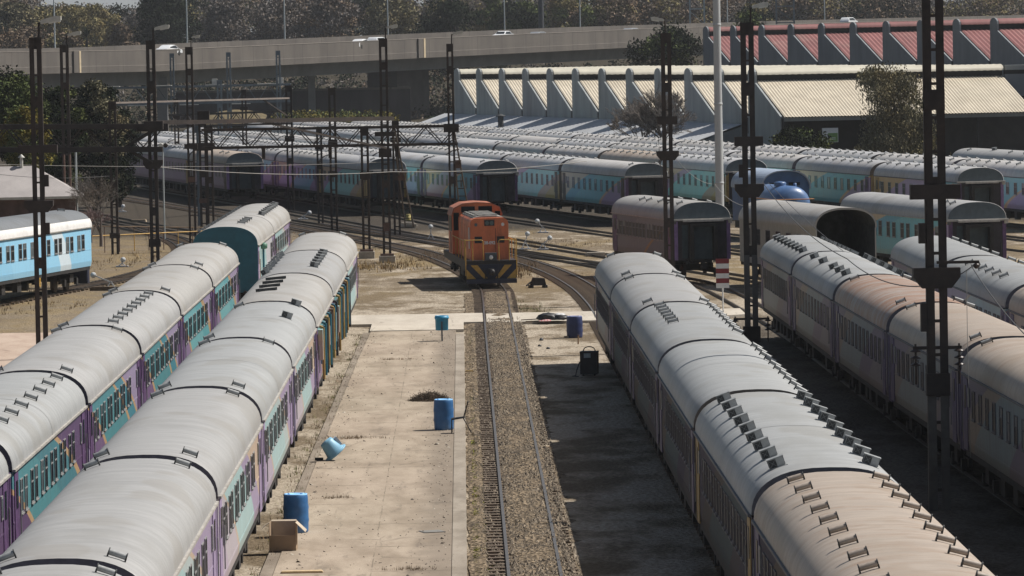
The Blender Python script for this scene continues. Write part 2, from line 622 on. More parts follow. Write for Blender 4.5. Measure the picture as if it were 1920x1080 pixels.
def m_under(L):
    def f():
        b = MB()
        for s in (-1, 1):
            b.box(s * 1.28 - .06, s * 1.28 + .06, .1, L - .1, .95, 1.12, 0)
        b.box(-.5, .5, .1, L - .1, .98, 1.10, 0)
        for y in (L * .30, L * .42, L * .50, L * .63):
            w = rnd.uniform(.5, .9)
            for s in (-1, 1):
                if rnd.random() < .75:
                    b.box(s * 1.2 - .25 * s, s * 1.2, y, y + w, .45, .95, 0)
        b.tube((-.9, L * .55, .6), (.9, L * .55, .6), .22, 10)
        for y in (-.45, L + .0):
            b.box(-.1, .1, y, y + .45, .72, .98, 0)
            for s in (-.85, .85):
                b.tube((s, y, 1.0), (s, y + .45, 1.0), .09, 8)
        return b.mesh('underframe', [DARK])
    return cached(('under', round(L, 1)), f)


def m_bogie():
    def f():
        b = MB()
        for s in (-1, 1):
            b.box(s * .95 - .05, s * .95 + .05, -1.6, 1.6, .42, .66, 0)
            for y in (-1.1, 1.1):
                b.box(s * 1.0, s * 1.14, y - .14, y + .14, .3, .62, 0)
            b.box(s * .98, s * 1.15, -.35, .35, .45, .85, 0)
        b.box(-.95, .95, -.25, .25, .5, .8, 0)
        return b.mesh('bogie', [DARK])
    return cached('bogie', f)


def m_wheel():
    def f():
        b = MB()
        b.lathe([(.10, -.07), (.40, -.065), (.43, -.06), (.43, .06), (.455, .065), (.455, .085), (.10, .09)], axis='x', n=20)
        return b.mesh('wheel', [WHEEL])
    return cached('wheel', f)


def add_bogies(root, L, wheels=True, sides=(-1, 1)):
    for y in (2.9, L - 2.9):
        bo = link('bogie', m_bogie(), root, (0, y, 0))
        if wheels:
            for s in sides:
                for yy in (-1.1, 1.1):
                    w = link('wheel', m_wheel(), bo, (s * .57, yy, .43))
                    w.rotation_euler = (0, 0, 0 if s < 0 else math.pi)


def m_endwall(style):
    def f():
        b = MB()
        arch = [(x * .975, ZG + (z - ZG) * .965 + .01) for x, z in PROF]
        b.prism(arch, 'y', -.03, .012, 0)
        b.box(-1.38, 1.38, -.012, .015, 1.12, 3.0, 1)
        for s in (-1, 1):
            b.box(s * 1.30 - .09, s * 1.30 + .09, -.05, .0, 1.12, 2.98, 2)
        b.box(-.62, .62, -.02, -.014, 1.2, 2.9, 1)
        # bellows frame round the gangway, and the door in it
        for s in (-1, 1):
            b.box(s * .58 - .09, s * .58 + .09, -.42, -.02, 1.12, 2.86, 3)
        b.box(-.49, .49, -.42, -.02, 2.72, 2.86, 3)
        b.box(-.49, .49, -.05, -.022, 1.15, 2.71, 4)
        b.box(-1.0, -.72, -.03, -.014, 1.2, 2.8, 4)
        b.tube((1.12, -.10, 1.2), (1.12, -.10, 2.0), .02, 6, mi=3)
        post = {'p': LILAC, 'y': OCHRE, 'b': PURP, 'd': ENDW}[style]
        return b.mesh('end_wall', [TYMP, ENDW, post, DARK, M('end_door', (.035, .055, .065), .5)])
    return cached(('endw', style), f)


def m_lintel():
    def f():
        b = MB()
        b.box(-1.47, 1.47, -.20, -.02, 3.01, 3.10, 0)
        b.box(-1.0, 1.0, -.36, -.205, 2.96, 3.06, 0)
        b.box(-1.47, -1.30, -.14, -.03, 2.86, 3.0, 1)
        b.box(1.28, 1.47, -.14, -.03, 2.86, 3.0, 0)
        return b.mesh('canopy_lintel', [LINT, GUTD])
    return cached('lint', f)


def pairs(L, a=1.9, pitch=2.45, gap=1.0, b=None):
    ys, y = [], a
    b = L - 1.9 if b is None else b
    while y + gap < b:
        ys += [y, y + gap]
        y += pitch
    return ys


def singles(a, b, n):
    return [a + (b - a) * i / (n - 1) for i in range(n)]


def coach(near, far, label, group, liv, roof, vents=(), wside=1, wins='pairs', bellows=None, end=None, bogies=0, gap=1.0,
          vmat=None, gut=None, fr=None, name='passenger_coach', cat='coach', detail=True, ww=.28):
    near, far = Vector(near).to_2d(), Vector(far).to_2d()
    d = far - near
    Ld = d.length
    L = round(Ld - (gap if bellows is not None else .05), 2)
    root = thing(name, label, cat, (near.x, near.y, 0), math.atan2(-d.x, d.y), group)
    link('body', m_body(L, LIV[liv]), root)
    link('roof', m_roof(L, roof), root)
    for s in (-1, 1):
        if s == wside or detail:
            link('rain_gutter', m_gutter(L, s, gut or GUT), root)
    link('underframe', m_under(L), root)
    if bogies:
        add_bogies(root, L, bogies > 1, (wside,))
    if bellows is not None:
        link('gangway_bellows', m_bellows(bellows, gap), root, (0, L, 0))
    if end:
        e = link('end_wall', m_endwall(end), root)
        link('canopy_lintel', m_lintel(), e)
    for v in vents:
        kind, side, ys = v[:3]
        for y in ys:
            for s in ((-1, 1) if side == 0 else (side,)):
                vent_at(root, L, kind, s * (.84 if len(v) < 4 else v[3]), y % L if y >= 0 else L + y, vmat or VENT)
    sides = (wside,) if wside else ()
    for s in sides:
        if wins:
            ys = pairs(L) if wins == 'pairs' else wins(L)
            r = random.Random(int(near.x * 97 + near.y * 13))
            for y in ys:
                q = r.random()
                w = link('window', m_window(s, 2 if q < .07 else 1 if q < .25 else 0, fr or FRAME, ww), root, (0, y, 2.36 + (r.uniform(-.01, .01))))
        if detail and wins:
            for y in (.75, L - .75):
                link('door', m_door(s, bellows or PURP), root, (0, y, 2.06))
            link('lavatory_window', m_smallwin(s), root, (0, L - 1.45, 2.5))
    return root


def along(pts, D):
    """centre of a train at distance Y on its surveyed centre line"""
    for (xa, ya), (xb, yb) in zip(pts, pts[1:]):
        if D <= yb or (xb, yb) == pts[-1]:
            t = (D - ya) / (yb - ya)
            return (xa + (xb - xa) * t, D)


ENDS = [('torpedo', 0, [.7, -.7])]
EV8 = [('torpedo', 0, singles(2.0, 17.4, 8))]
EV9 = [('torpedo', 0, singles(1.2, 18.0, 9))]

# ---- train just left of the paved walkway
G2 = 'coaches of the train beside the paved walkway'
c2 = [(-6.32, 57), (-6.19, 97.2), (-6.12, 117), (-6.08, 137), (-6.0, 156.6), (-5.97, 176.2), (-5.95, 196.2), (-5.92, 215)]
s2 = [57.6, 77.4, 97.2, 117.1, 137, 156.6, 176.2, 196.2, 214.6]
v2 = [ENDS, ENDS, [('torpedo', 0, [.8, -1.0])], ENDS,
      [('box', 1, [11.0, -.4]), ('torpedo', -1, [.8, -.8])],
      [('slat', -1, [6.5, 9.2, 11.9, 14.6], .35)],
      [('box', 1, singles(5, 16.5, 6), .62), ('box', -1, singles(3, 17.6, 7), 1.0)],
      [('torpedo', 0, [-.8])]]
l2 = ['pale2', 'pale', 'pale2', 'pale', 'pale2', 'vivid3', 'vivid', 'pale']
r2 = [R_GREY, R_GREY, R_GREY, R_COOL, R_COOL, R_WARM, R_GREY, R_WARM]
n2 = ['grey roofed coach at the bottom left corner, nearest of the train beside the walkway',
      'pale lavender coach beside the cardboard box, second nearest of the walkway train',
      'pale coach beside the tipped light blue bin, third nearest of the walkway train',
      'pale coach fourth from the near end of the walkway train, plain cool grey roof',
      'coach with a lone square box vent on its pale roof, beside the walkway',
      'coach with four long flat slat vents across its roof, beside the walkway',
      'coach with a row of dark box vents on each roof shoulder, beside the walkway',
      'farthest coach of the walkway train, bare warm grey roof ending by the concrete crossing']
for i in range(8):
    mid = 'dressed' if i in (5, 6) else None
    c = coach(along(c2, s2[i]), along(c2, s2[i + 1]), n2[i], G2, l2[i], r2[i], v2[i], 1,
              bellows=[LAV, LAV, LAV, LAV, VIOL, PURP, PURP, None][i], bogies=2, vmat=VENT)
    if mid:                                   # pipes, cabinets and hoses hung on the two service coaches
        r = random.Random(i)
        for k in range(9):
            y = 1.2 + k * 1.95 + r.uniform(-.6, .9)
            b = MB()
            b.box(1.42, 1.56, y, y + r.uniform(.3, .7), 1.3 + r.random() * .8, 2.5 + r.random() * .4, 0)
            b.build('equipment_cabinet', [[LIV['aqua'], TEALD, BROWNP, VENTD][k % 4]], c)
            b = MB()
            yy = y + .9
            b.tube((1.55, yy, 1.0 + r.random() * .4), (1.55, yy, 2.9), .045, 8)
            b.tube((1.55, yy, 2.9), (1.41, yy, 2.95), .045, 8)
            b.build('pipe', [[OCHRE, TEALD, DARK][k % 3]], c)

# ---- outer left train
G1 = 'coaches of the outer left train'
c1 = [(-10.9, 64), (-10.73, 104.4), (-10.62, 124.2), (-10.59, 144.6), (-10.6, 165.5), (-10.52, 185), (-10.5, 205.6)]
s1 = [64, 84.2, 104.4, 124.2, 144.6, 165.4, 185, 205.4]
v1 = [ENDS, [('torpedo', 0, singles(2, 16, 7))], [('torpedo', 1, singles(1.4, 17.6, 8)), ('torpedo', -1, [.8, -.8])],
      ENDS, [('torpedo', 1, singles(1.0, 17.6, 9), .55), ('torpedo', -1, [.8, -.8])], [('torpedo', 0, [.9, -.9])], [('torpedo', 0, [1.0, -.9])]]
n1 = ['nearest coach of the outer left train, purple side at the left photo edge',
      'purple and teal coach at the left photo edge, second nearest of the outer train',
      'coach with a row of seven roof vents at the left photo edge, purple teal side',
      'bare roofed lavender and teal coach between two vented coaches of the outer left train',
      'coach with a close row of nine vents along its roof middle, outer left train',
      'coach with bare roof second from the far end of the outer left train',
      'farthest coach of the outer left train, in front of the teal end wall']
for i in range(7):
    coach(along(c1, s1[i]), along(c1, s1[i + 1]), n1[i], G1, ['vivid2', 'vivid2', 'vivid2', 'vivid', 'vivid', 'vivid3', 'vivid3'][i],
          [R_COOL, R_COOL, R_COOL, R_GREY, R_GREY, R_WARM, R_WARM][i], v1[i], 1, bellows=PURP if i < 6 else None, bogies=1, vmat=VENT)
# ---- two coaches with the flat teal end
t0 = coach((-10.45, 223.7), (-10.3, 239), 'short coach with a blank flat teal end wall and open side door', 'coaches beyond the outer left train', 'aqua', R_WARM,
           [('scoop', 1, singles(4, 10, 4), .5), ('scoop', -1, singles(1, 15.5, 7), 1.05)], 1, wins=lambda L: [12.2, 13.0, 13.8, 14.6], bellows=LAV, gap=.5, bogies=1)
b = MB()
b.prism([(x * .992, ZG + (z - ZG) * .992) for x, z in PROF] + [(-1.41, 1.0), (1.41, 1.0)], 'y', -.12, -.01, 0)
b.build('end_wall', TEALD, t0)
b = MB()
for k in range(7):
    a0, a1 = math.pi * k / 7, math.pi * (k + 1) / 7
    b.tube((-.1 + .35 * math.cos(a0), -.25, 1.1 - .5 * math.sin(a0) + .3), (-.1 + .35 * math.cos(a1), -.25, 1.1 - .5 * math.sin(a1) + .3), .04, 6)
b.build('brake_hose', DARK, t0)
b = MB()
b.tube((1.5, 3.2, 1.2), (1.5, 3.2, 2.9), .05, 8, mi=0)
b.lathe([(.02, 0), (.16, .05), (.16, .25), (.02, .3)], (1.52, 3.2, 2.75), 12, 1)
b.build('handbrake_column', [TEALD, M('brake_green', (.08, .2, .14), .5)], t0)
coach((-10.3, 239), (-10.15, 257), 'lavender coach with dark box vents, behind the blank teal ended coach', 'coaches beyond the outer left train', 'pale', R_WARM,
      [('box', 1, singles(2, 16, 8), .75), ('scoop', -1, singles(2, 16, 7), 1.05)], 1, bogies=1)

# ---- right-hand train beside the running line
GR1 = 'coaches of the train right of the running line'
cr1 = [(6.53, 71), (6.45, 91.3), (6.37, 112.3), (6.33, 131.9), (6.28, 151.7), (6.24, 170.6), (6.18, 187.6)]
sr1 = [51, 71, 91.3, 112.3, 131.9, 151.7, 170.6, 187.6]
vr1 = [ENDS, [('torpedo', 0, singles(1, 18.2, 10), .74)], [('box', 0, singles(1.4, 18.6, 9), .84)], [('torpedo', 1, singles(1.5, 18, 10), 1.05)],
       [('torpedo', -1, singles(8.5, 17.6, 7), .62), ('torpedo', 1, singles(5, 18.6, 9), .95)], [('torpedo', 0, [1.0, -1.2])], [('torpedo', 0, [.9, -.7])]]
nr1 = ['coach under the bottom right corner, nearest of the train right of the running line',
       'tan roofed coach with rows of tube vents at the bottom right',
       'coach with nine square box vents on each roof shoulder and a yellow end',
       'plain roofed coach between box vented and tube vented coaches of the right train',
       'coach with seven short tube vents and a rust mark on its roof, right train',
       'coach with a seamed bare roof, second farthest in the right train',
       'farthest coach of the right train, beyond the dark blue drum']
for i in range(7):
    p, q = (along(cr1, sr1[i]) if sr1[i] >= 71 else (6.6, sr1[i])), along(cr1, sr1[i + 1])
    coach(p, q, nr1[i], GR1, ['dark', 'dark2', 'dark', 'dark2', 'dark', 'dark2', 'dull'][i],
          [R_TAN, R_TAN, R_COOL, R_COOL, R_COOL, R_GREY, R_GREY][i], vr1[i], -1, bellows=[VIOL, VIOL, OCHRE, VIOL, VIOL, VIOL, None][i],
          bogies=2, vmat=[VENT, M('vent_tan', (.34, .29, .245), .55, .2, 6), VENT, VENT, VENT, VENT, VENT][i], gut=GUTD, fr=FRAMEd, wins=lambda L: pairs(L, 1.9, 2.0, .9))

# ---- second train on the right
GR2 = 'coaches of the second train on the right'
xr2 = [(14.65, 91), (14.3, 111), (13.95, 130.6), (13.62, 148.6), (13.4, 167), (13.25, 186), (13.05, 201.5)]
nr2 = ['coach at the right photo edge with shaded windows, nearest in second right train',
       'tan tinted coach behind the big lattice mast, second right train',
       'coach with broad rust stain on its roof, second right train',
       'coach with spaced box vents ahead of the rust stained one, second right train',
       'coach with close rows of dark box vents, farthest in second right train']
vr2 = [ENDS, ENDS, [('torpedo', 0, [1.2, -.9])], [('box', -1, [1.5, 4, 6.5, 11, 15], .82), ('box', 1, singles(2, 18, 6), 1.0)], [('box', -1, singles(1.5, 14, 8), .82), ('scoop', 1, singles(1, 14, 8), 1.0)]]
segs = [(0, 1), (1, 2), (2, 3), (3, 4), (4, 5), (5, 6)]
rr2 = [R_WARM, R_TAN, R_TAN, R_RUST, R_COOL, R_COOL]
vr2 = [ENDS, ENDS, ENDS, [('torpedo', 0, [1.2, -.9])], vr2[3], vr2[4]]
nr2 = ['coach at the right photo edge with shaded windows, nearest of the second right train', nr2[1],
       'coach with lone tube vents passing behind the big mast, second right train', nr2[2], nr2[3], nr2[4]]
for i, (a, c) in enumerate(segs):
    coach(xr2[a], xr2[c], nr2[i], GR2, ['dull', 'dull2', 'dull', 'dull2', 'dull2', 'dull'][i], rr2[i], vr2[i], -1,
          bellows=VIOL if i < 5 else None, bogies=1, gut=GUTD, fr=FRAMEd, wins=lambda L: singles(2.2, L - 2.4, 11))
# ---- third train on the right
GR3 = 'coaches of the third train on the right'
xr3 = [(18.9, 121), (18.6, 140.5), (18.3, 160), (18.05, 180), (17.95, 198.5)]
nr3 = ['nearest coach of the third right train, mostly beyond the right photo edge', 'coach with a tan roof at the right photo edge, third right train',
       'coach with five tube vents right of the big mast, third right train', 'farthest coach of the third right train, bare rounded pale roof']
for i in range(4):
    coach(xr3[i], xr3[i + 1], nr3[i], GR3, ['pale', 'pale2', 'pale', 'dull'][i], [R_COOL, R_TAN, R_COOL, R_COOL][i],
          [ENDS, ENDS, [('torpedo', -1, singles(5, 15, 6)), ('torpedo', 1, singles(2, 17, 6))], [('torpedo', 1, singles(2, 16, 5))]][i], -1, bellows=VIOL if i < 3 else None, gut=GUTD, fr=FRAMEd)

# ---- three single vehicles before the storage sidings
coach((11.43, 245.9), (8.85, 259.2), 'brown grey coach with dark open end beside the striped sign', 'single vehicles in front of the stored coaches', 'brown', R_WARM,
      [('torpedo', -1, [1, 3, 5, 7.5, 9]), ('torpedo', 1, [2, 5, 8])], -1, wins=lambda L: singles(1.8, 5.4, 6) + singles(6.3, 12.2, 9), end='p', bogies=2)
hull = thing('covered_wagon', 'grey round roofed wagon with hollow dark open end', 'wagon', (17.35, 232.5, 0), math.radians(11), 'single vehicles in front of the stored coaches')
b = MB()
sec = prof(26, 1.47, 3.0, 3.93)
inn = prof(26, 1.39, 3.0, 3.84)
o_ = [(1.42, 1.0), (1.42, 2.98)] + sec + [(-1.42, 2.98), (-1.42, 1.0)]
i_ = [(1.36, 1.0), (1.36, 2.98)] + inn + [(-1.36, 2.98), (-1.36, 1.0)]
n = len(o_)
for pts, y0, y1 in ((o_, 0, 14.2), (i_, 0, 5)):
    b.add([(x, y0, z) for x, z in pts] + [(x, y1, z) for x, z in pts], [(i, i + 1, n + i + 1, n + i) for i in range(n - 1)], 0 if pts is o_ else 1, True)
b.add([(x, 0, z) for x, z in o_] + [(x, 0, z) for x, z in i_], [(i, i + 1, n + i + 1, n + i) for i in range(n - 1)], 0)
b.add([(x, 5, z) for x, z in i_], [tuple(range(n))], 1)
b.add([(x, 14.2, z) for x, z in o_], [tuple(range(n))], 0)
b.build('body', [R_WARM, M('wagon_inside', (.06, .065, .065), .8)], hull, fix=False)
for y in singles(3.0, 12.5, 6):
    link('window', m_window(-1, 0, FRAMEd, .4), hull, (-.02, y, 2.3))
b = MB()
b.box(-1.4, 1.4, .05, 14.1, .85, .995)
b.build('underframe', DARK, hull)
add_bogies(hull, 14.2, True)
for y in singles(1.6, 12.2, 7):
    o = link('roof_vent', m_vent('torpedo', VENT), hull, (-.62, y, 3.72))
    o.rotation_euler = (0, -.25, 0)
coach((23.9, 238.2), (20.25, 257), 'teal and lilac coach standing alone right of the hollow ended wagon', 'single vehicles in front of the stored coaches', 'yard', R_GREY,
      [('torpedo', -1, [20.2, 21.4])], -1, end='b', bogies=1)

# ---- sky blue coach on the far left
bx = coach((-23.9, 230.9), (-19.74, 252.5), 'sky blue coach with grey and white roof at the left photo edge', None, 'sky', R_BLUEG, [('scoop', 1, [20.3], .35)], 1,
           wins=lambda L: [L - 1.6 - k * .77 - (k // 2) * .55 for k in range(20) if L - 1.6 - k * .77 - (k // 2) * .55 > 1.5], bogies=2, detail=False)
b = MB()
sh = [(x, z) for x, z in PROF if x > 0 and z < ZG + .40]
n = len(sh)
Lb = 21.95
b.add([(x * 1.012 + .006, 0, z + .012) for x, z in sh] + [(x * 1.012 + .006, Lb, z + .012) for x, z in sh], [(i, i + 1, n + i + 1, n + i) for i in range(n - 1)], 0, True)
b.build('white_roof_edge', M('roof_edge_white', (.72, .71, .69), .5, .06, 3, dirt=(.4, .38, .35), dirtamt=.3), bx)

# ---- stored coaches: seven sidings heading away to the left at 13.2 degrees
def heading(deg):
    t = math.radians(deg)
    return Vector((-math.sin(t), math.cos(t))), Vector((math.cos(t), math.sin(t)))


ROWS = [  # gutter corner x, Y of near end, heading, number of coaches, style of the near end
    ('first storage siding', -17.95, 388.2, 11.4, 3, 'p'),
    ('second storage siding', -6.77, 358.3, 11.4, 6, 'y'),
    ('third storage siding', .88, 344.8, 11.4, 8, 'b'),
    ('fourth storage siding', 10.36, 328.2, 11.3, 10, 'b'),
    ('fifth storage siding', 17.17, 335.2, 10.7, 11, 'y'),
    ('sixth storage siding', 29.09, 301.3, 10.4, 14, 'p'),
    ('seventh storage siding', 34.4, 305, 10.4, 13, None)]
ORD = ['nearest', 'second', 'third', 'fourth', 'fifth', 'sixth', 'seventh', 'eighth', 'ninth', 'tenth', 'eleventh', 'twelfth', 'thirteenth', 'fourteenth']
yr = random.Random(5)
YL = ['yard', 'yard2', 'yard3']
for ri, (rn, gx, gy, hd, nc, est) in enumerate(ROWS):
    DN, RN = heading(hd)
    p0 = Vector((gx, gy)) + RN * 1.43
    for k in range(nc):
        a, c = p0 + DN * (20 * k), p0 + DN * (20 * (k + 1))
        roof = [R_YARD, R_YARD, R_YARD2, R_YARD2, R_YARD][yr.randrange(5)]
        liv = YL[(k + ri) % 3]
        vents = ENDS if yr.random() < .22 else (EV8 if yr.random() < .6 else EV9)
        rt = 'grey'
        if (ri, k) in ((4, 1), (0, 0)):
            roof, rt = R_TAN, 'tan'
        if ri == 0:
            liv, vents = 'purple', ([('torpedo', 0, [3, 6])] if k == 0 else EV9)
        if k == 0 and ri in (1, 2, 3):
            vents = ENDS
        see = (ri < 2) or (ri == 2 and k < 5) or (ri == 3 and k < 5) or (ri == 4 and k < 2) or (ri == 5 and k < 3) or (ri == 6 and k < 2)
        few = 'few' if vents is ENDS else 'rows of'
        if k == 0:
            lab = f'{rt} roofed coach ending the {rn} at its near right end'
        else:
            lab = f'{ORD[k]} coach from the near end of the {rn}, {few} vents'
        coach(a, c, lab, f'coaches stored on the {rn}', liv, roof, vents, -1, wins=(lambda L: singles(1.9, L - 2.0, 10)) if see else None, ww=.31,
              bellows=[BROWNP, OCHRE, PURP, BROWNP][(k + ri) % 4], end=est if k == 0 else None, bogies=1 if ri < 4 and k < 4 else 0, gut=GUTD, detail=see)
# light blue set at the right photo edge behind
DN, RN = heading(10.4)
p0 = Vector((34.66, 351.9)) + RN * 1.43
for k in range(2):
    coach(p0 - DN * (19.6 * (2 - k)) + DN * 5, p0 - DN * (19.6 * (1 - k)) + DN * 5,
          ['light blue coach beyond the right photo edge', 'light blue coach with a broken roof box at the right photo edge', 'light blue coach half hidden behind the weeping tree'][k],
          'light blue coaches by the open shed', 'sky', R_GREY, [('torpedo', -1, [2.5, 6, 16]), ('box', -1, [11.0], .5)], -1, wins='pairs', bellows=VIOL if k < 2 else None, gut=GUTD)
# ------------------------------------------------------------------ ground
def ground_mat():
    m, nt, b = nodes('yard_ground')
    v = coords(nt, True)
    sep = nt.nodes.new('ShaderNodeSeparateXYZ')
    nt.links.new(v, sep.inputs[0])
    X, Y = sep.outputs[0], sep.outputs[1]
    fine = noise(nt, v, 7, 6, .75)
    peb = N(nt, 'ShaderNodeTexVoronoi', Scale=9)
    nt.links.new(coords(nt, True, (1, .45, 1)), peb.inputs['Vector'])
    mid = noise(nt, coords(nt, True, (1, .45, 1)), .55, 6, .65)
    big = noise(nt, coords(nt, True, (1, .35, 1)), .16, 5, .6)
    grav = mixc(nt, (.20, .165, .125), (.50, .435, .345), smooth(nt, fine, .32, .68))
    grav = mixc(nt, grav, (.10, .085, .07), math_(nt, 'MULTIPLY', smooth(nt, mid, .55, .75), .55))
    dirt = mixc(nt, (.095, .072, .048), (.21, .165, .11), smooth(nt, fine, .3, .7))
    c = mixc(nt, grav, dirt, smooth(nt, math_(nt, 'ADD', math_(nt, 'MULTIPLY', mid, .5), math_(nt, 'MULTIPLY', big, .6)), .50, .62))
    # further out the yard is browner, with straw coloured grass
    straw = mixc(nt, (.13, .095, .055), (.30, .235, .135), smooth(nt, fine, .3, .7))
    far = smooth(nt, Y, 228, 262)
    c = mixc(nt, c, mixc(nt, dirt, straw, smooth(nt, big, .42, .6)), math_(nt, 'MULTIPLY', far, math_(nt, 'MULTIPLY', smooth(nt, mid, .34, .52), .92)))
    left = math_(nt, 'SUBTRACT', 1.0, smooth(nt, X, -15, -12.5))
    c = mixc(nt, c, mixc(nt, dirt, straw, smooth(nt, mid, .4, .62)), math_(nt, 'MULTIPLY', left, .8))
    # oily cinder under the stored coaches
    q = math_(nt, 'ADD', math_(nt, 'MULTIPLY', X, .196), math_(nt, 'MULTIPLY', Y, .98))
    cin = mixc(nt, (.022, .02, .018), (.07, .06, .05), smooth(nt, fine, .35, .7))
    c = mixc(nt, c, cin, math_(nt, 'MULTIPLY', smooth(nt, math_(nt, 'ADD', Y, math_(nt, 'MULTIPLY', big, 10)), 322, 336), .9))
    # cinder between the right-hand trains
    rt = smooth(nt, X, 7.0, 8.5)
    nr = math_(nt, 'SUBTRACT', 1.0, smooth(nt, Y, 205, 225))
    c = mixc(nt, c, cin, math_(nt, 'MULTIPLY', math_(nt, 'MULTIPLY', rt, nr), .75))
    # hill ground beyond the viaduct, its colour darkened to stand for shade
    c = mixc(nt, c, (.045, .038, .026), smooth(nt, Y, 640, 700))
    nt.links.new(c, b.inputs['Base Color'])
    b.inputs['Roughness'].default_value = .95
    b.inputs['Specular IOR Level'].default_value = .1
    bumpn(nt, math_(nt, 'ADD', math_(nt, 'MULTIPLY', peb.outputs['Distance'], .6), fine), b, .7, .08)
    return m


GM = ground_mat()
b = MB()
xs = [-700, -300, -140, -80, -40, -15, 0, 15, 40, 80, 140, 300, 700]
ys = [-60, 60, 100, 150, 200, 250, 300, 400, 500, 620, 700, 760, 840, 940, 1060, 1300, 3500]


def hill(x, y):
    if y <= 700:
        return -.12
    t = min(1, (y - 700) / 420)
    return -.12 + 14 * (t * t * (3 - 2 * t)) * (1 + .12 * math.sin(x * .03)) + (6 * min(1, (y - 1120) / 900) if y > 1120 else 0)


b.add([(x, y, hill(x, y)) for y in ys for x in xs],
      [(j * len(xs) + i, j * len(xs) + i + 1, (j + 1) * len(xs) + i + 1, (j + 1) * len(xs) + i) for j in range(len(ys) - 1) for i in range(len(xs) - 1)], 0, True)
tag(b.build('ground', GM, fix=False), kind='structure')


def concrete(name, lo, hi, crackscale, stain=.5, slab=0.0):
    m, nt, b = nodes(name)
    v = coords(nt, True)
    n = noise(nt, coords(nt, True, (1, .3, 1)), .9, 7, .65)
    c = mixc(nt, lo, hi, smooth(nt, n, .3, .68))
    f = noise(nt, v, 14, 4, .7)
    c = mixc(nt, c, [x * .66 for x in lo], math_(nt, 'MULTIPLY', smooth(nt, f, .55, .75), .55))
    st = noise(nt, coords(nt, True, (.9, .22, 1)), .55, 5, .7)
    c = mixc(nt, c, (.09, .08, .068), math_(nt, 'MULTIPLY', smooth(nt, st, .58, .78), stain))
    vo = N(nt, 'ShaderNodeTexVoronoi', Scale=crackscale)
    vo.feature = 'DISTANCE_TO_EDGE'
    mp = nt.nodes.new('ShaderNodeMixRGB')
    mp.inputs[0].default_value = .12
    nt.links.new(coords(nt, True, (.6, .12, 1)), mp.inputs[1])
    nn = N(nt, 'ShaderNodeTexNoise', Scale=1.6, Detail=4)
    nt.links.new(v, nn.inputs['Vector'])
    nt.links.new(nn.outputs['Color'], mp.inputs[2])
    nt.links.new(mp.outputs[0], vo.inputs['Vector'])
    cr = math_(nt, 'SUBTRACT', 1.0, smooth(nt, vo.outputs['Distance'], .0, .02))
    gate = smooth(nt, noise(nt, v, .35, 3), .5, .62)
    c = mixc(nt, c, (.055, .048, .036), math_(nt, 'MULTIPLY', math_(nt, 'MULTIPLY', cr, gate), .35))
    if slab:
        sp = nt.nodes.new('ShaderNodeSeparateXYZ')
        wob = nt.nodes.new('ShaderNodeMixRGB')
        wob.inputs[0].default_value = .06
        nt.links.new(v, wob.inputs[1])
        nt.links.new(nn.outputs['Color'], wob.inputs[2])
        nt.links.new(wob.outputs[0], sp.inputs[0])
        fr = math_(nt, 'FRACT', math_(nt, 'DIVIDE', sp.outputs[1], slab))
        ln = math_(nt, 'LESS_THAN', fr, .018)
        fx = math_(nt, 'FRACT', math_(nt, 'DIVIDE', sp.outputs[0], 2.05))
        ln = math_(nt, 'MAXIMUM', ln, math_(nt, 'MULTIPLY', math_(nt, 'LESS_THAN', fx, .014), .7))
        c = mixc(nt, c, (.09, .075, .055), math_(nt, 'MULTIPLY', math_(nt, 'MULTIPLY', ln, smooth(nt, noise(nt, v, .8, 4, .7), .4, .6)), .75))
        wr = noise(nt, coords(nt, True, (1.2, .16, 1)), 1.6, 6, .75)      # drag marks and blackened strips
        c = mixc(nt, c, (.12, .10, .082), math_(nt, 'MULTIPLY', smooth(nt, wr, .56, .72), .6))
        edge = smooth(nt, math_(nt, 'ADD', math_(nt, 'MULTIPLY', sp.outputs[0], 1.0), math_(nt, 'MULTIPLY', noise(nt, v, 1.1, 5, .7), 1.0)), -.9, -.2)
        c = mixc(nt, c, (.15, .125, .10), math_(nt, 'MULTIPLY', edge, .55))
        e2 = math_(nt, 'SUBTRACT', 1.0, smooth(nt, math_(nt, 'ADD', sp.outputs[0], math_(nt, 'MULTIPLY', noise(nt, v, 1.1, 5, .7), 1.0)), -4.1, -3.4))
        c = mixc(nt, c, (.15, .125, .10), math_(nt, 'MULTIPLY', e2, .6))
    nt.links.new(c, b.inputs['Base Color'])
    b.inputs['Roughness'].default_value = .9
    b.inputs['Specular IOR Level'].default_value = .15
    bumpn(nt, math_(nt, 'ADD', f, n), b, .25, .03)
    return m


WALK = concrete('worn_pavement', (.255, .208, .158), (.38, .318, .25), 1.1, .7, 5.3)
PATH = concrete('pale_concrete', (.40, .355, .295), (.50, .455, .385), .8, .25)
ROAD = concrete('dusty_road', (.36, .27, .215), (.45, .36, .29), .5, .3)


def slab(name, poly, z0, z1, mat):
    b = MB()
    b.prism([(p[0], p[1]) for p in poly], 'z', z0, z1)
    return tag(b.build(name, mat), kind='structure')


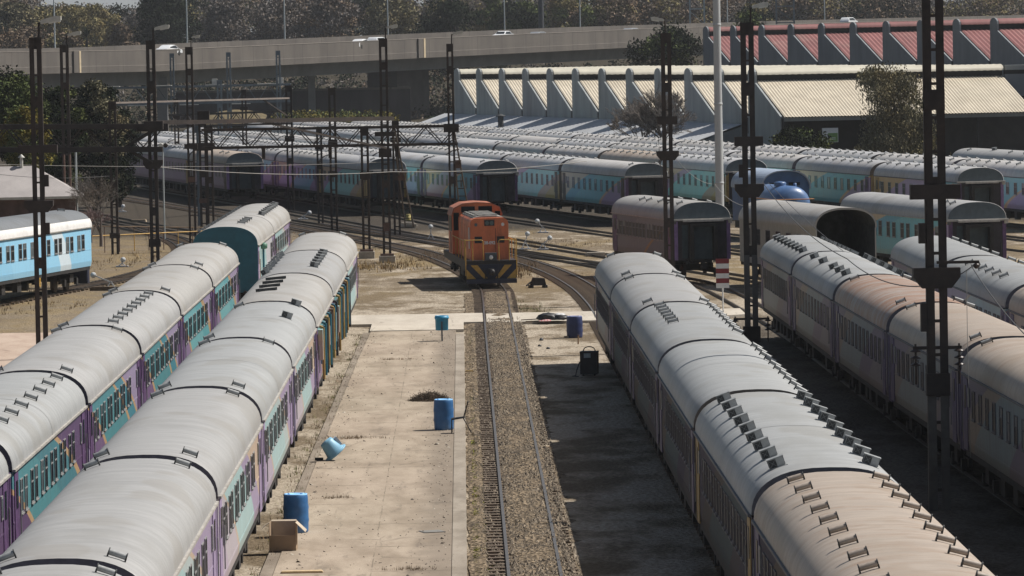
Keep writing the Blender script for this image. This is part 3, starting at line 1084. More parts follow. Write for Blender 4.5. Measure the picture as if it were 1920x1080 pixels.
slab('paved_walkway', [(-4.55, 50), (-.42, 50), (-.42, 209.2), (-3.9, 209.2), (-4.05, 190), (-4.25, 150)], -.3, -.02, WALK)
slab('walkway_kerb', [(-.415, 50), (-.08, 50), (-.08, 206), (-.415, 206)], -.3, .0, concrete('kerb_stone', (.21, .18, .145), (.33, .29, .24), 1.5, .6))
slab('walkway_gutter', [(-4.95, 50), (-4.56, 50), (-4.26, 150), (-4.06, 190), (-3.91, 209), (-4.2, 209), (-4.5, 150)], -.3, -.05, concrete('gutter_stone', (.17, .14, .11), (.28, .24, .195), 1.5, .7))
slab('concrete_crossing', [(-3.95, 209.4), (-.1, 209.4), (-.1, 214.8), (.72, 214.8), (.72, 222), (-5.0, 222), (-5.0, 214.6), (-3.95, 214.6)], -.3, .0, PATH)
slab('crossing_between_rails', [(.87, 214.8), (1.85, 214.8), (1.85, 221.6), (.87, 221.6)], -.3, -.02, PATH)
slab('concrete_crossing_east', [(2.0, 214.6), (5.9, 214.4), (8.2, 214.4), (11.9, 217), (11.9, 222), (2.0, 221.8)], -.3, -.01, PATH)
slab('side_road', [(-60, 186), (-13.6, 181), (-13.2, 214), (-60, 220)], -.3, -.095, ROAD)

# ballast of the running line
b = MB()
xs_ = [-.06, .32, .40, .75, 1.0, 1.4, 1.8, 2.05, 2.2, 2.4]
zs_ = [-.10, -.05, -.088, -.088, -.035, -.02, -.03, -.035, -.09, -.135]
ysb = [40 + i * 1.0 for i in range(203)]
vs = []
for y in ysb:
    for x, z in zip(xs_, zs_):
        vs.append((x + (rnd.uniform(-.05, .05) if x < 2.3 else rnd.uniform(-.15, .25)), y, z + rnd.uniform(-.022, .022)))
n = len(xs_)
b.add(vs, [(j * n + i, j * n + i + 1, (j + 1) * n + i + 1, (j + 1) * n + i) for j in range(len(ysb) - 1) for i in range(n - 1)], 0, True)


def ballast_mat():
    m, nt, bb = nodes('ballast_stone')
    v = coords(nt, True)
    vo = N(nt, 'ShaderNodeTexVoronoi', Scale=11)
    nt.links.new(coords(nt, True, (1, .5, 1)), vo.inputs['Vector'])
    g = nt.nodes.new('ShaderNodeSeparateColor')
    nt.links.new(vo.outputs['Color'], g.inputs[0])
    c = mixc(nt, (.07, .054, .036), (.25, .195, .135), g.outputs[0])
    c = mixc(nt, c, (.06, .05, .04), smooth(nt, noise(nt, coords(nt, True, (1, .4, 1)), 1.0, 5, .7), .5, .72))
    nt.links.new(c, bb.inputs['Base Color'])
    bb.inputs['Roughness'].default_value = .95
    bb.inputs['Specular IOR Level'].default_value = .1
    bumpn(nt, vo.outputs['Distance'], bb, 1.0, .08)
    return m


BAL = ballast_mat()
tag(b.build('ballast_bed', BAL), kind='structure')
# loose stones over the bed: nobody could count them
b = MB()
for i in range(17000):
    t = rnd.random()
    y = 88 + 130 * t ** 1.15
    x = rnd.uniform(.2, 2.45)
    s = rnd.uniform(.02, .055)
    z = (-.04 if x > .9 else -.085) if x < 2.3 else -.125
    a = rnd.uniform(0, 6.28)
    c_, s_ = math.cos(a), math.sin(a)
    q = [(-s, -s * .7, 0), (s, -s * .6, 0), (s * .7, s, 0), (-s * .8, s * .8, 0), (rnd.uniform(-.3, .3) * s, rnd.uniform(-.3, .3) * s, s * rnd.uniform(.8, 1.4))]
    b.add([(x + c_ * u - s_ * w, y + s_ * u + c_ * w, z + h) for u, w, h in q], [(0, 1, 4), (1, 2, 4), (2, 3, 4), (3, 0, 4)], 0)
STONE, nt_, bb_ = nodes('stone_mixed')
gg = nt_.nodes.new('ShaderNodeNewGeometry')
nt_.links.new(mixc(nt_, (.08, .063, .046), (.27, .22, .16), gg.outputs['Random Per Island']), bb_.inputs['Base Color'])
bb_.inputs['Roughness'].default_value = .9
tag(b.build('ballast_stones', STONE, fix=False), 'loose brown and grey ballast stones strewn along the running line', 'stones', kind='stuff')

# grit, leaves and scraps on the walkway and gravel
b = MB()
for i in range(1500):
    y = 96 + 116 * rnd.random() ** 1.1
    e = rnd.random()
    x = -.45 - abs(rnd.gauss(0, .5)) if e < .35 else -4.3 + abs(rnd.gauss(0, .5)) if e < .65 else rnd.uniform(-4.2, -.5)
    s = rnd.uniform(.008, .03) * (1 if rnd.random() < .93 else 2.2)
    a = rnd.uniform(0, 3.1)
    c_, s_ = math.cos(a) * s, math.sin(a) * s
    b.add([(x - c_, y - s_, -.018), (x + s_, y - c_, -.016), (x + c_, y + s_, -.018), (x - s_ * .6, y + c_ * .6, -.012 + s * .6)], [(0, 1, 3), (1, 2, 3), (2, 0, 3)], 0 if rnd.random() < .7 else 1)
tag(b.build('litter', [M('grit_dark', (.07, .055, .042), .95, .4, 9), M('grit_pale', (.38, .34, .28), .9, .4, 9)], fix=False), 'grit, dead leaves and scraps strewn over the paved walkway', 'litter', kind='stuff')

# ------------------------------------------------------------------ railway tracks
RAILM = M('rail_brown', (.075, .055, .045), .45, .3, 5, metal=.3)
RAILT = M('rail_head', (.22, .185, .165), .3, .2, 5, metal=.7)
RAILK = M('rail_tarnished', (.035, .028, .024), .5, .3, 5, metal=.3)
SLP = M('sleeper_wood', (.105, .075, .052), .9, .4, 4, dirt=(.2, .16, .11), dirtamt=.6)


def spline(pts, step=2.0):
    out = []
    P_ = [Vector((p[0], p[1])) for p in pts]
    for i in range(len(P_) - 1):
        p0 = P_[i - 1] if i else P_[i] * 2 - P_[i + 1]
        p1, p2 = P_[i], P_[i + 1]
        p3 = P_[i + 2] if i + 2 < len(P_) else p2 * 2 - p1
        k = max(1, int((p2 - p1).length / step))
        for j in range(k):
            t = j / k
            out.append(.5 * ((2 * p1) + (p2 - p0) * t + (2 * p0 - 5 * p1 + 4 * p2 - p3) * t * t + (3 * p1 - p0 - 3 * p2 + p3) * t ** 3))
    out.append(P_[-1])
    return out


def offset(pts, d):
    out = []
    for i, p in enumerate(pts):
        t = (pts[min(i + 1, len(pts) - 1)] - pts[max(i - 1, 0)]).normalized()
        out.append(p + Vector((t.y, -t.x)) * d)
    return out


def rail_mesh(pts, top):
    b = MB()
    sec = [(-.065, -.15), (.065, -.15), (.02, -.11), (.018, -.04), (.036, -.03), (.036, 0), (-.036, 0), (-.036, -.03), (-.018, -.04), (-.02, -.11)]
    k = len(sec)
    vs = []
    for i, p in enumerate(pts):
        t = (pts[min(i + 1, len(pts) - 1)] - pts[max(i - 1, 0)]).normalized()
        nrm = Vector((t.y, -t.x))
        for u, z in sec:
            q = p + nrm * u
            vs.append((q.x, q.y, z))
    for j in range(len(pts) - 1):
        for i in range(k):
            b.add([], [], 0)
            i2 = (i + 1) % k
            b.f.append((j * k + i, j * k + i2, (j + 1) * k + i2, (j + 1) * k + i))
            b.m.append(1 if i == 5 else 0)
            b.sm.append(False)
    b.v = [tuple(v) for v in vs]
    return b, top


def track(pts, label, sleepers=None, top=None, zoff=0.0):
    c = spline(pts)
    root = thing('railway_track', label, 'railway track', (0, 0, zoff), 0, 'railway tracks of the yard')
    for s in (-1, 1):
        b, t = rail_mesh(offset(c, s * .57), top)
        b.build('rail', [RAILM if top else RAILK, top or RAILK], root)
    if sleepers:
        tot, acc = [], 0
        for p, q in zip(c, c[1:]):
            d = (q - p)
            L = d.length
            while acc < L:
                tot.append((p + d * (acc / L), math.atan2(-d.x, d.y)))
                acc += sleepers[0]
            acc -= L
        b0 = MB()
        x0 = -1.0 if sleepers[1] else -.95
        b0.box(x0, .95, -.115, .115, -.2, -.045)
        me = b0.mesh('sleeper', [SLP])
        vis = [q for q in tot if q[0].y >= sleepers[2]]
        for p, a in vis[:100]:
            o = link('sleeper', me, root, (p.x, p.y, 0), a)
        rest = [q for q in tot if q[0].y < sleepers[2]] + vis[100:]
        if rest:
            b1 = MB()
            for p, a in rest:
                R_ = Matrix.Rotation(a, 2)
                co = [R_ @ Vector(u) + p for u in ((x0, -.115), (.95, -.115), (.95, .115), (x0, .115))]
                b1.prism([tuple(u) for u in co], 'z', -.2, -.045)
            o = b1.build('sleeper', SLP, root)
            tag(o, kind='stuff')
    return root


track([(1.42, 40), (1.40, 111), (1.36, 200), (1.36, 222), (1.36, 235), (1.22, 247), (.25, 266), (-2.3, 290), (-6.3, 312), (-11.3, 338), (-19.5, 377), (-29, 420), (-38, 470)],
      'straight main running line with light rail tops, under the orange locomotive', (.72, True, 108), RAILT)
track([(6.53, 50), (6.37, 112), (6.24, 171), (6.18, 190), (6.1, 215), (6.0, 230), (5.5, 247), (4.2, 266), (1.5, 288), (-2.8, 312), (-9, 342)],
      'track curving out from the train right of the running line', (.8, False, 188), RAILT)
track([(-6.3, 50), (-6.12, 117), (-5.95, 196), (-5.92, 216), (-6.0, 230), (-6.8, 255), (-9.5, 285), (-15, 318), (-24, 358), (-32, 395)], 'track under the train beside the paved walkway')
track([(-10.9, 60), (-10.6, 145), (-10.45, 206), (-10.3, 240), (-10.6, 262), (-13, 290), (-19, 325), (-27, 362), (-36, 400)], 'track under the outer left train')
track([(14.9, 80), (14.3, 111), (13.62, 149), (13.25, 186), (13.05, 202), (12.6, 220), (11.43, 246), (8.85, 259), (4.3, 283), (-4, 322), (-16.5, 388), (-29, 450)],
      'track from the second right train under the brown grey coach')
track([(19.2, 110), (18.3, 160), (17.95, 198), (17.6, 218), (16.6, 236), (14.0, 250), (9, 275), (2, 311), (-5.4, 358.5), (-28, 470)],
      'track from the third right train to the second storage siding')
track([(32, 195), (23.9, 238), (20.2, 257), (11.5, 300), (2.3, 345.1), (-28, 495)], 'track from the lone teal coach to the third storage siding')
for (gx, gy, hd, nn) in ((10.36, 328.2, 11.3, 'fourth'), (17.17, 335.2, 10.7, 'fifth'), (29.09, 301.3, 10.4, 'sixth'), (34.4, 305, 10.4, 'seventh')):
    d_, r_ = heading(hd)
    p_ = Vector((gx, gy)) + r_ * 1.43
    a_, c_ = p_ - d_ * 60, p_ + d_ * 270
    track([(a_.x, a_.y), (p_.x, p_.y), (c_.x, c_.y)], f'track of the {nn} storage siding')
track([(-27.6, 211), (-19.74, 252.5), (-17.5, 266), (-16, 285), (-17, 310), (-22, 345)], 'track under the sky blue coach', (.8, False, 252))
track([(9.5, 262), (4.0, 282), (-.5, 300), (-9, 336), (-20, 384)], 'crossover track among the point levers behind the locomotive')

# ------------------------------------------------------------------ cream saw-tooth shed
TS = math.radians(13.2)
DS = Vector((-math.sin(TS), math.cos(TS)))
RS = Vector((math.cos(TS), math.sin(TS)))
CREAM = M('cream_sheet', (.55, .49, .385), .5, .08, .5, dirt=(.34, .28, .2), dirtamt=.35)
CREAMR = M('cream_ridge', (.52, .49, .40), .5, .08, .5, dirt=(.34, .3, .22), dirtamt=.3)
FIN = M('gable_concrete', (.27, .29, .295), .85, .12, .6, dirt=(.16, .16, .155), dirtamt=.55, stretch=(1, 1, .25))
FINR = M('gable_concrete_far', (.20, .215, .23), .85, .1, .6, dirt=(.16, .17, .18), dirtamt=.4, stretch=(1, 1, .3))
REDS = M('red_sheet', (.20, .075, .072), .75, .16, .25, dirt=(.24, .15, .13), dirtamt=.6)
SLOT = M('louvre_black', (.02, .02, .022), .8)
LEAN = M('lean_to_sheet', (.42, .43, .44), .5, .1, .5, dirt=(.25, .23, .2), dirtamt=.4)


def frame(o, off, t, z=0):
    p = RS * off + DS * t
    o.location = (p.x, p.y, z)
    o.rotation_euler = (0, 0, TS)


def corrugated(b, x0, x1, y0, z0, y1, z1, pitch, amp, mi=0):
    k = int((x1 - x0) / (pitch / 2))
    vs = []
    nrm = Vector((0, -(z1 - z0), (y1 - y0))).normalized()
    if nrm.z < 0:
        nrm = -nrm
    for i in range(k + 1):
        x = x0 + (x1 - x0) * i / k
        h = amp if i % 2 else -amp
        for y, z in ((y0, z0), (y1, z1)):
            vs.append((x, y + nrm.y * h, z + nrm.z * h))
    b.add(vs, [(2 * i, 2 * i + 2, 2 * i + 3, 2 * i + 1) for i in range(k)], mi)


def shed_bay(root, t0, pitch, zr, ze, zb, length, mats, x0=0.0, fin=True, cor=.30):
    """one saw-tooth bay: local x along the ridge, local y away along the tracks"""
    sl, rd, fn = mats
    yr = t0 - .2
    b = MB()
    corrugated(b, x0 + .1, x0 + length, yr - 1.7, zr - 1.05, yr - pitch + .35, ze, cor, .035)
    b.build('roof_slope', sl, root, fix=False)
    b = MB()
    k = 9
    arc = [(yr - 1.0 + 1.0 * math.cos(math.pi * i / k), zr - .55 + .55 * math.sin(math.pi * i / k)) for i in range(k + 1)]
    nx = int(length / .3)
    vs = []
    for i in range(nx + 1):
        for (y, z) in arc:
            e = .03 if i % 2 else 0
            vs.append((x0 + .1 + (length - .1) * i / nx, y, z + e))
    b.add(vs, [(i * (k + 1) + j, i * (k + 1) + j + 1, (i + 1) * (k + 1) + j + 1, (i + 1) * (k + 1) + j) for i in range(nx) for j in range(k)], 0, True)
    b.build('ridge_cap', rd, root, fix=False)
    b = MB()
    b.box(x0 + .1, x0 + length, yr - 1.55, yr - 1.45, zr - 1.3, zr - .45, 0)
    b.box(x0 + .1, x0 + length, yr - .1, yr, zb, zr - .5, 0)
    b.build('louvre', SLOT, root)
    if fin:
        b = MB()
        poly = [(yr + .12, zb), (yr + .12, zr - .45)] + [(yr - 1.0 + 1.12 * math.cos(math.pi * i / k), zr - .45 + .55 * math.sin(math.pi * i / k)) for i in range(1, k)] + \
               [(yr - 2.12, zr - .55), (yr - 2.15, zr - 1.24), (yr - pitch + .75, ze + .05), (yr - pitch + .75, zb)]
        b.prism(poly, 'x', x0 - .18, x0)
        b.build('gable_wall', fn, root)
        b = MB()
        b.tube((x0 - .05, yr - pitch + .45, zb), (x0 - .05, yr - pitch + .45, ze - .1), .12, 8)
        b.build('downpipe', SLOT, root)


shed = thing('saw_tooth_shed', 'long cream saw tooth shed with grey gable walls beyond the stored coaches', 'shed')
frame(shed, 129.5, 0)
PT = 10.5
K = 11
for k in range(K):
    shed_bay(shed, 555 - PT * k, PT, 9.15, 4.9, 3.4, 22.0, (CREAM, CREAMR, FIN))
tl = 555 - PT * K
shed_bay(shed, tl, PT, 9.15, 4.95, -.2, 23.2, (CREAM, CREAMR, FIN))
b = MB()
b.box(.5, 40, tl - 5.2, tl - 5.0, -.2, 6.3, 0)
b.box(.0, 40, tl - PT + .55, tl - PT + .75, 4.55, 4.9, 1)
for x in (9, 18, 27, 36):
    b.box(x, x + .3, tl - PT + .6, tl - PT + .9, -.2, 4.5, 0)
b.build('open_bay', [M('shed_interior', (.03, .028, .026), .9, .3, 1), FIN], shed)
b = MB()
b.box(23.3, 60, tl - 2.2, tl - 1.9, 3, 8.25)
b.build('end_wall', FINR, shed)
b = MB()
b.box(23.35, 60, tl - 2.3, tl - .3, 8.62, 9.05)
b.build('ridge_cap', FIN, shed)
b = MB()
b.box(23.35, 60, tl - 1.85, tl - 1.6, 8.2, 8.62)
b.build('louvre', SLOT, shed)
b = MB()                                     # lean-to towards the tracks
nl = 380
vs = []
y0, y1 = 560, tl + 2
for i in range(nl + 1):
    y = y0 + (y1 - y0) * i / nl
    e = .03 if i % 2 else 0
    vs += [(-.2, y, 4.2 + e), (-5.6, y, 2.4 + e)]
b.add(vs, [(2 * i, 2 * i + 1, 2 * i + 3, 2 * i + 2) for i in range(nl)], 0)
b.build('lean_to_roof', LEAN, shed, fix=False)
b = MB()
b.box(-5.3, -5.1, y1, y0, -.2, 2.3)
b.prism([(-5.3, -.2), (-.2, -.2), (-.2, 4.0), (-5.3, 2.3)], 'y', y1 + .05, y1 + .25)
b.build('lean_to_wall', FIN, shed)
b = MB()
b.tube((-3.4, 520, 2.9), (-3.4, 520, 4.3), .3, 10)
b.lathe([(.05, .0), (.55, .02), (.5, .12), (.05, .3)], (-3.4, 520, 4.25), 12)
b.build('roof_cowl', VENTD, shed)

red = thing('saw_tooth_shed', 'taller red roofed saw tooth shed behind the cream shed at the upper right', 'shed')
frame(red, 174, 0)
for k in range(13):
    shed_bay(red, 610 - 12 * k, 12, 13.5, 9.15, -.2, 30, (REDS, REDS, FINR), cor=.5)

sg = thing('advert_board', 'white and green notice board hanging under the cream shed roof', 'sign')
frame(sg, 133.2, tl - PT + .5, 2.6)
b = MB()
b.box(-.1, 1.35, -.1, 0, .05, 1.3, 0)
b.box(.42, 1.3, -.115, -.1, .08, .85, 1)
for z in (.3, .42):
    b.box(.5, 1.1, -.12, -.116, z, z + .04, 0)
b.build('panel', [M('board_white', (.62, .65, .66), .5, .05), M('board_green', (.13, .25, .07), .5, .1)], sg)

# ------------------------------------------------------------------ road viaduct
def panelled():
    m, nt, bb = nodes('viaduct_concrete')
    v = coords(nt, True)
    n = noise(nt, coords(nt, True, (1, 1, .4)), .25, 5, .65)
    c = mixc(nt, (.098, .087, .077), (.14, .124, .108), smooth(nt, n, .3, .7))
    st = noise(nt, coords(nt, True, (1.2, 1.2, .1)), .9, 5, .7)
    c = mixc(nt, c, (.06, .055, .05), math_(nt, 'MULTIPLY', smooth(nt, st, .5, .75), .5))
    sp = nt.nodes.new('ShaderNodeSeparateXYZ')
    nt.links.new(v, sp.inputs[0])
    u = math_(nt, 'ADD', math_(nt, 'MULTIPLY', sp.outputs[0], .47), math_(nt, 'MULTIPLY', sp.outputs[1], .88))
    ln = math_(nt, 'LESS_THAN', math_(nt, 'FRACT', math_(nt, 'DIVIDE', u, 7.5)), .022)
    c = mixc(nt, c, (.055, .05, .045), math_(nt, 'MULTIPLY', ln, .7))
    nt.links.new(c, bb.inputs['Base Color'])
    bb.inputs['Roughness'].default_value = .9
    return m


CONC = panelled()
CONCS = M('girder_concrete', (.20, .21, .22), .85, .12, .3, dirt=(.12, .12, .12), dirtamt=.4)
ASPH = M('viaduct_asphalt', (.05, .05, .052), .9, .2, 1)
JOINT = M('joint_cream', (.55, .45, .30), .7, .1, 2)
# surveyed line of the near parapet: (pixel x, top y, Y)
VL = [(-260, 112, 600), (0, 98, 650), (300, 94, 690), (600, 81, 733), (900, 68, 775), (1200, 55, 820), (1592, 42, 897), (2000, 32, 990), (2600, 10, 1150)]
vp = [PY(x, y, Y) for x, y, Y in VL]
nd = Vector((vp[5].x - vp[1].x, vp[5].y - vp[1].y)).normalized()
nl_ = Vector((-nd.y, nd.x))                   # away from the camera


def sweep(sections, mat, name, parent):
    """sections: list of (back offset, z offset from parapet top) loops swept along the viaduct"""
    b = MB()
    n = len(sections)
    vs = []
    for p in vp:
        for u, z in sections:
            vs.append((p.x + nl_.x * u, p.y + nl_.y * u, p.z + z))
    fs = []
    for j in range(len(vp) - 1):
        for i in range(n):
            i2 = (i + 1) % n
            fs.append((j * n + i, j * n + i2, (j + 1) * n + i2, (j + 1) * n + i))
    b.add(vs, fs)
    return b.build(name, mat, parent)


via = thing('road_viaduct', 'long concrete motorway viaduct crossing behind the rail yard', 'viaduct')
pa = sweep([(0, 0), (.3, 0), (.3, -1.1), (.3, -2.85), (0, -2.85), (-.03, -2.0), (0, -1.95)], CONC, 'parapet', via)
sweep([(0, .01), (.34, .01), (.34, .07), (-.04, .07), (-.04, .01)], M('coping', (.27, .24, .21), .8, .1, 1), 'parapet_coping', pa)
sweep([(.3, -1.1), (14, -.9), (14, -1.9), (.3, -2.6)], ASPH, 'deck', via)
sweep([(14, .55), (14.3, .55), (14.3, -1.9), (14, -1.9)], CONC, 'parapet', via)
sweep([(3.4, -2.4), (12, -2.4), (12, -4.7), (3.8, -4.7)], CONCS, 'box_girder', via)
for px in (137, 784):
    for (x0, x1, mt) in ((px - 6, px + 4, CONC), (px + 3.5, px + 6.5, JOINT)):
        t = [i for i in range(len(VL) - 1) if VL[i][0] <= px <= VL[i + 1][0]][0]
        def at(px):
            k = (px - VL[t][0]) / (VL[t + 1][0] - VL[t][0])
            return vp[t].lerp(vp[t + 1], k)
        a, c = at(x0), at(x1)
        b = MB()
        f = -.25 if mt is CONC else -.3
        q = [(a.x + nl_.x * f, a.y + nl_.y * f), (c.x + nl_.x * f, c.y + nl_.y * f), (c.x + nl_.x * .2, c.y + nl_.y * .2), (a.x + nl_.x * .2, a.y + nl_.y * .2)]
        b.prism(q, 'z', a.z - 2.8, a.z + .03)
        b.build('expansion_joint', mt, via)
for t in range(1, 6):                          # panel joints and drip brackets under the deck
    pass
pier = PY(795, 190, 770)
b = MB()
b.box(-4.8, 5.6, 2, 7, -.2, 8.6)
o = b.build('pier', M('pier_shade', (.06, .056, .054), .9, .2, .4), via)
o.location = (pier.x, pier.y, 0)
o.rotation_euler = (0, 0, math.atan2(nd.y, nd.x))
for px, w in ((305, .7), (-60, .9), (585, .5)):
    q = PY(px, 200, 698 if px < 400 else 745)
    b = MB()
    b.box(-w, w, -w, w, -.2, 8.2)
    o = b.build('column', CONCS, via)
    o.location = (q.x, q.y, 0)

wall = thing('retaining_wall', 'shade darkened retaining wall under the viaduct behind the stored coaches', 'wall')
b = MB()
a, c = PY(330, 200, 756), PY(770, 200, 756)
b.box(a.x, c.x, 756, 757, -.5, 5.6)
b.build('wall_face', M('wall_shade_tone', (.065, .056, .06), .9, .3, .3, dirt=(.05, .05, .05), dirtamt=.7, stretch=(1, 1, .3)), wall)  # base colour darkened to stand for the deep shade under the viaduct
b = MB()
b.box(a.x, c.x, 755.7, 757.2, 5.6, 5.9)
b.build('coping', CONC, wall)
# ------------------------------------------------------------------ masts, gantries, lamps, wires
IRON = M('mast_iron', (.030, .022, .019), .7, .35, 2.0, dirt=(.075, .045, .03), dirtamt=.55)
IRONB = M('mast_galvanised', (.105, .13, .15), .6, .2, 2.0, dirt=(.06, .05, .045), dirtamt=.4)
MASTG = M('mast_grey_paint', (.10, .095, .088), .6, .3, 1.5, dirt=(.05, .035, .03), dirtamt=.6)
LAMPG = M('lamp_housing', (.47, .46, .42), .5, .12, 4)
LENS = M('lamp_lens', (.60, .60, .56), .25, .05, 4)
FOOT = M('footing_concrete', (.31, .28, .235), .9, .2, 3, dirt=(.12, .09, .07), dirtamt=.5)
RUSTP = M('plate_rust', (.11, .065, .05), .8, .3, 4)
INSUL = M('insulator_brown', (.04, .026, .022), .35, .2, 5)
POLEW = M('pole_white', (.44, .46, .47), .4, .06, .6, dirt=(.36, .36, .36), dirtamt=.3)
POLEG = M('pole_grey', (.36, .40, .41), .45, .1, 1)


def lamp_head(parent, z, dx, n=1, s=1.0, rise=.55, x0=0.0):
    b = MB()
    sg_ = 1 if dx >= 0 else -1
    b.tube((x0, 0, z - .1), (x0 + .02 * sg_, 0, z + rise), .05 * s, 8)
    b.tube((x0 + .02 * sg_, 0, z + rise - .03), (x0 + .35 * sg_ * s, 0, z + rise + .08), .04 * s, 8)
    a = b.build('lamp_arm', IRON, parent)
    for k in range(n):
        b = MB()
        L, w, h = .82 * s, .22 * s, .12 * s
        xo = x0 + (.1 + k * .75) * sg_ * s
        zo = z + rise + .02 - k * .08
        tl_ = .16
        prof_ = [(0, -h * .6), (L, -h * .5 + tl_ * L), (L, h * .8 + tl_ * L), (L * .75, h * 1.25 + tl_ * L * .75), (L * .12, h), (0, h * .5)]
        b.prism([(xo + sg_ * u, zo + q) for u, q in prof_], 'y', -w, w, 0)
        b.prism([(xo + sg_ * u, zo + q) for u, q in [(L * .4, -h * .56 + tl_ * L * .4 - .05), (L * .96, -h * .52 + tl_ * L * .96 - .05), (L * .96, -h * .5 + tl_ * L * .96), (L * .4, -h * .55 + tl_ * L * .4)]], 'y', -w * .85, w * .85, 1)
        b.build('lamp_head', [LAMPG, LENS], a)


def mast(label, px, ptop, Y, w=.42, zb=-.12, lamp=None, plates=(), foot=False, mat=None, ch=.1, rz=0.0, pb=None, group='lattice masts of the yard', step=1.0, taper=1.0, nl=1, ls=1.0, grey=None):
    top = PY(px, ptop, Y)
    x = top.x
    H = top.z - zb
    mat = mat or IRON
    root = thing('lattice_mast', label, 'mast', (x, Y, zb), rz, group)
    h0 = .45 if foot else 0.0
    for s in (-1, 1):
        b = MB()
        xa, xb = s * (w / 2 - ch / 2), s * (w / 2 - ch / 2) * taper
        b.bar((xa, 0, h0), (xb, 0, H), ch, .2, 0)
        b.bar((xa - s * ch * .2, -.1, h0), (xb - s * ch * .2, -.1, H), ch * 1.0, .03, 0)
        if grey:
            zg_ = PY(px, grey, Y).z - zb
            b.bar((xa, -.004, h0), (xa + (xb - xa) * .4, -.004, zg_), ch + .008, .208, 1)
            b.bar((xa - s * ch * .2, -.105, h0), (xa - s * ch * .2, -.105, zg_), ch + .008, .034, 1)
        b.build('upright', [mat, MASTG], root)
    k = max(3, int((H - h0) / step))
    r = random.Random(int(px))
    bm_ = cached(('batten', round(w, 2), mat.name, round(taper, 2)), lambda: batten_mesh(w * (1 + taper) / 2 - ch * .8, mat))
    bm2 = cached(('batten2', round(w, 2), mat.name, round(taper, 2)), lambda: batten_mesh(w * (1 + taper) / 2 - ch * .8, mat, .42))
    for i in range(k):
        z = h0 + (i + .6) * (H - h0) / k
        link('batten', bm2 if i % 6 == 3 else bm_, root, (0, 0, z))
    b = MB()
    b.box(-w / 2, w / 2, -.09, .09, H - .45, H, 0)
    b.build('cap_plate', mat, root)
    if foot:
        b = MB()
        b.box(-w * .95, w * .95, -.6, .6, -.05, .38, 0)
        b.build('footing', FOOT, root)
        b = MB()
        b.box(-w * .8, w * .8, -.35, .35, .385, .5, 0)
        b.build('base_plate', RUSTP, root)
    for (pz, half, th, kind) in plates:          # collars, caps, brackets at photo heights
        z = PY(px, pz, Y).z - zb
        b = MB()
        if kind == 'collar':
            b.box(-half, half, -.16, .16, z - th, z, 0)
            b.build('collar', mat, root)
        elif kind == 'cap':
            b.prism([(-half, z), (half, z), (half, z - th * .45), (half * .62, z - th), (-half * .62, z - th), (-half, z - th * .45)], 'y', -.22, .22)
            b.build('collar', mat, root)
        elif kind == 'boxr' or kind == 'boxl':
            s = 1 if kind == 'boxr' else -1
            b.box(s * w / 2, s * (w / 2 + half), -.14, .14, z - th, z, 0)
            b.build('junction_box', mat, root)
        elif kind == 'plate':
            b.box(-half, half, -.13, -.115, z - th, z, 0)
            b.build('sign_plate', RUSTP, root)
        elif kind == 'ins':
            b.box(-half, half, -.05, .05, z - .04, z + .04, 0)
            a = b.build('cross_arm', mat, root)
            for s in (-1, 1):
                b = MB()
                zz = z
                b.tube((s * (half - .06), 0, z + .1), (s * (half - .06), 0, z - th), .03, 6)
                for q in range(3):
                    b.lathe([(.03, 0), (.13, -.05), (.14, -.07), (.03, -.09)], (s * (half - .06), 0, z - .02 - q * .17), 12)
                b.build('insulator', INSUL, a)
        elif kind == 'arm':
            b = MB()
            b.bar((0, -.13, z), (half, -.13, z), .06, .07)
            a = b.build('cross_arm', mat, root)
            b = MB()
            b.lathe([(.03, 0), (.09, -.04), (.09, -.08), (.03, -.14)], (half - .07, -.13, z - .03), 10)
            b.build('insulator', INSUL, a)
    if lamp:
        lamp_head(root, H, lamp, nl, ls, x0=w * .28 if lamp > 0 else 0)
    return root


def batten_mesh(w, mat, h=.07):
    b = MB()
    b.box(-w / 2, w / 2, -.09, -.06, -h / 2, h / 2)
    b.box(-w / 2, w / 2, .06, .09, -h / 2, h / 2)
    return b.mesh('batten', [mat])


mast('tall dark lattice lamp mast at the left edge beyond the outer left train', 66, 70, 196, .46, lamp=1, ch=.15, ls=.95,
     plates=[(272, .75, .3, 'collar'), (376, .55, .45, 'cap'), (300, .0, .1, 'collar'), (328, .16, .45, 'boxr'), (418, .16, .45, 'boxr')])
mast('dark lamp mast in front of the dark green trees at left', 120, 84, 305, .52, lamp=1, ch=.15, ls=.95)
mast('dark lamp mast in line with the white motorway car, behind the outer left train', 282, 76, 258, .46, lamp=1, ch=.14, ls=.9,
     plates=[(152, .22, .35, 'collar'), (232, .8, .38, 'collar'), (300, .5, .45, 'cap'), (448, .3, .4, 'collar')])
mast('dark lamp mast on a concrete footing left of the orange locomotive', 718, 72, 279, .46, lamp=1, ch=.11, foot=True, ls=.75,
     plates=[(247, .55, .25, 'collar'), (418, .17, .45, 'plate'), (278, .35, .5, 'collar')])
mast('lampless dark lattice mast on a stained footing, left neighbour of the footing lamp mast', 683, 238, 285.5, .46, ch=.11, foot=True, plates=[(322, .3, .4, 'collar')])
mast('slender dark lamp mast rising behind the orange locomotive cab', 843, 82, 300, .40, lamp=1, ch=.1, ls=.75, plates=[(232, .45, .5, 'collar')])
mast('dark lattice mast between the gantry and the stored purple coaches', 622, 165, 329, .48, ch=.12, plates=[(262, .3, .35, 'collar')])
mast('dark lattice mast carrying the far end of the pale signal beam', 541, 160, 372, .5, ch=.12, plates=[(255, .35, .4, 'collar')])
mast('grey topped lattice mast left of the gantry, before the purple coaches', 354, 88, 312, .46, ch=.11, lamp=1, ls=.6, plates=[(270, .4, .3, 'collar'), (332, .2, .3, 'plate')])
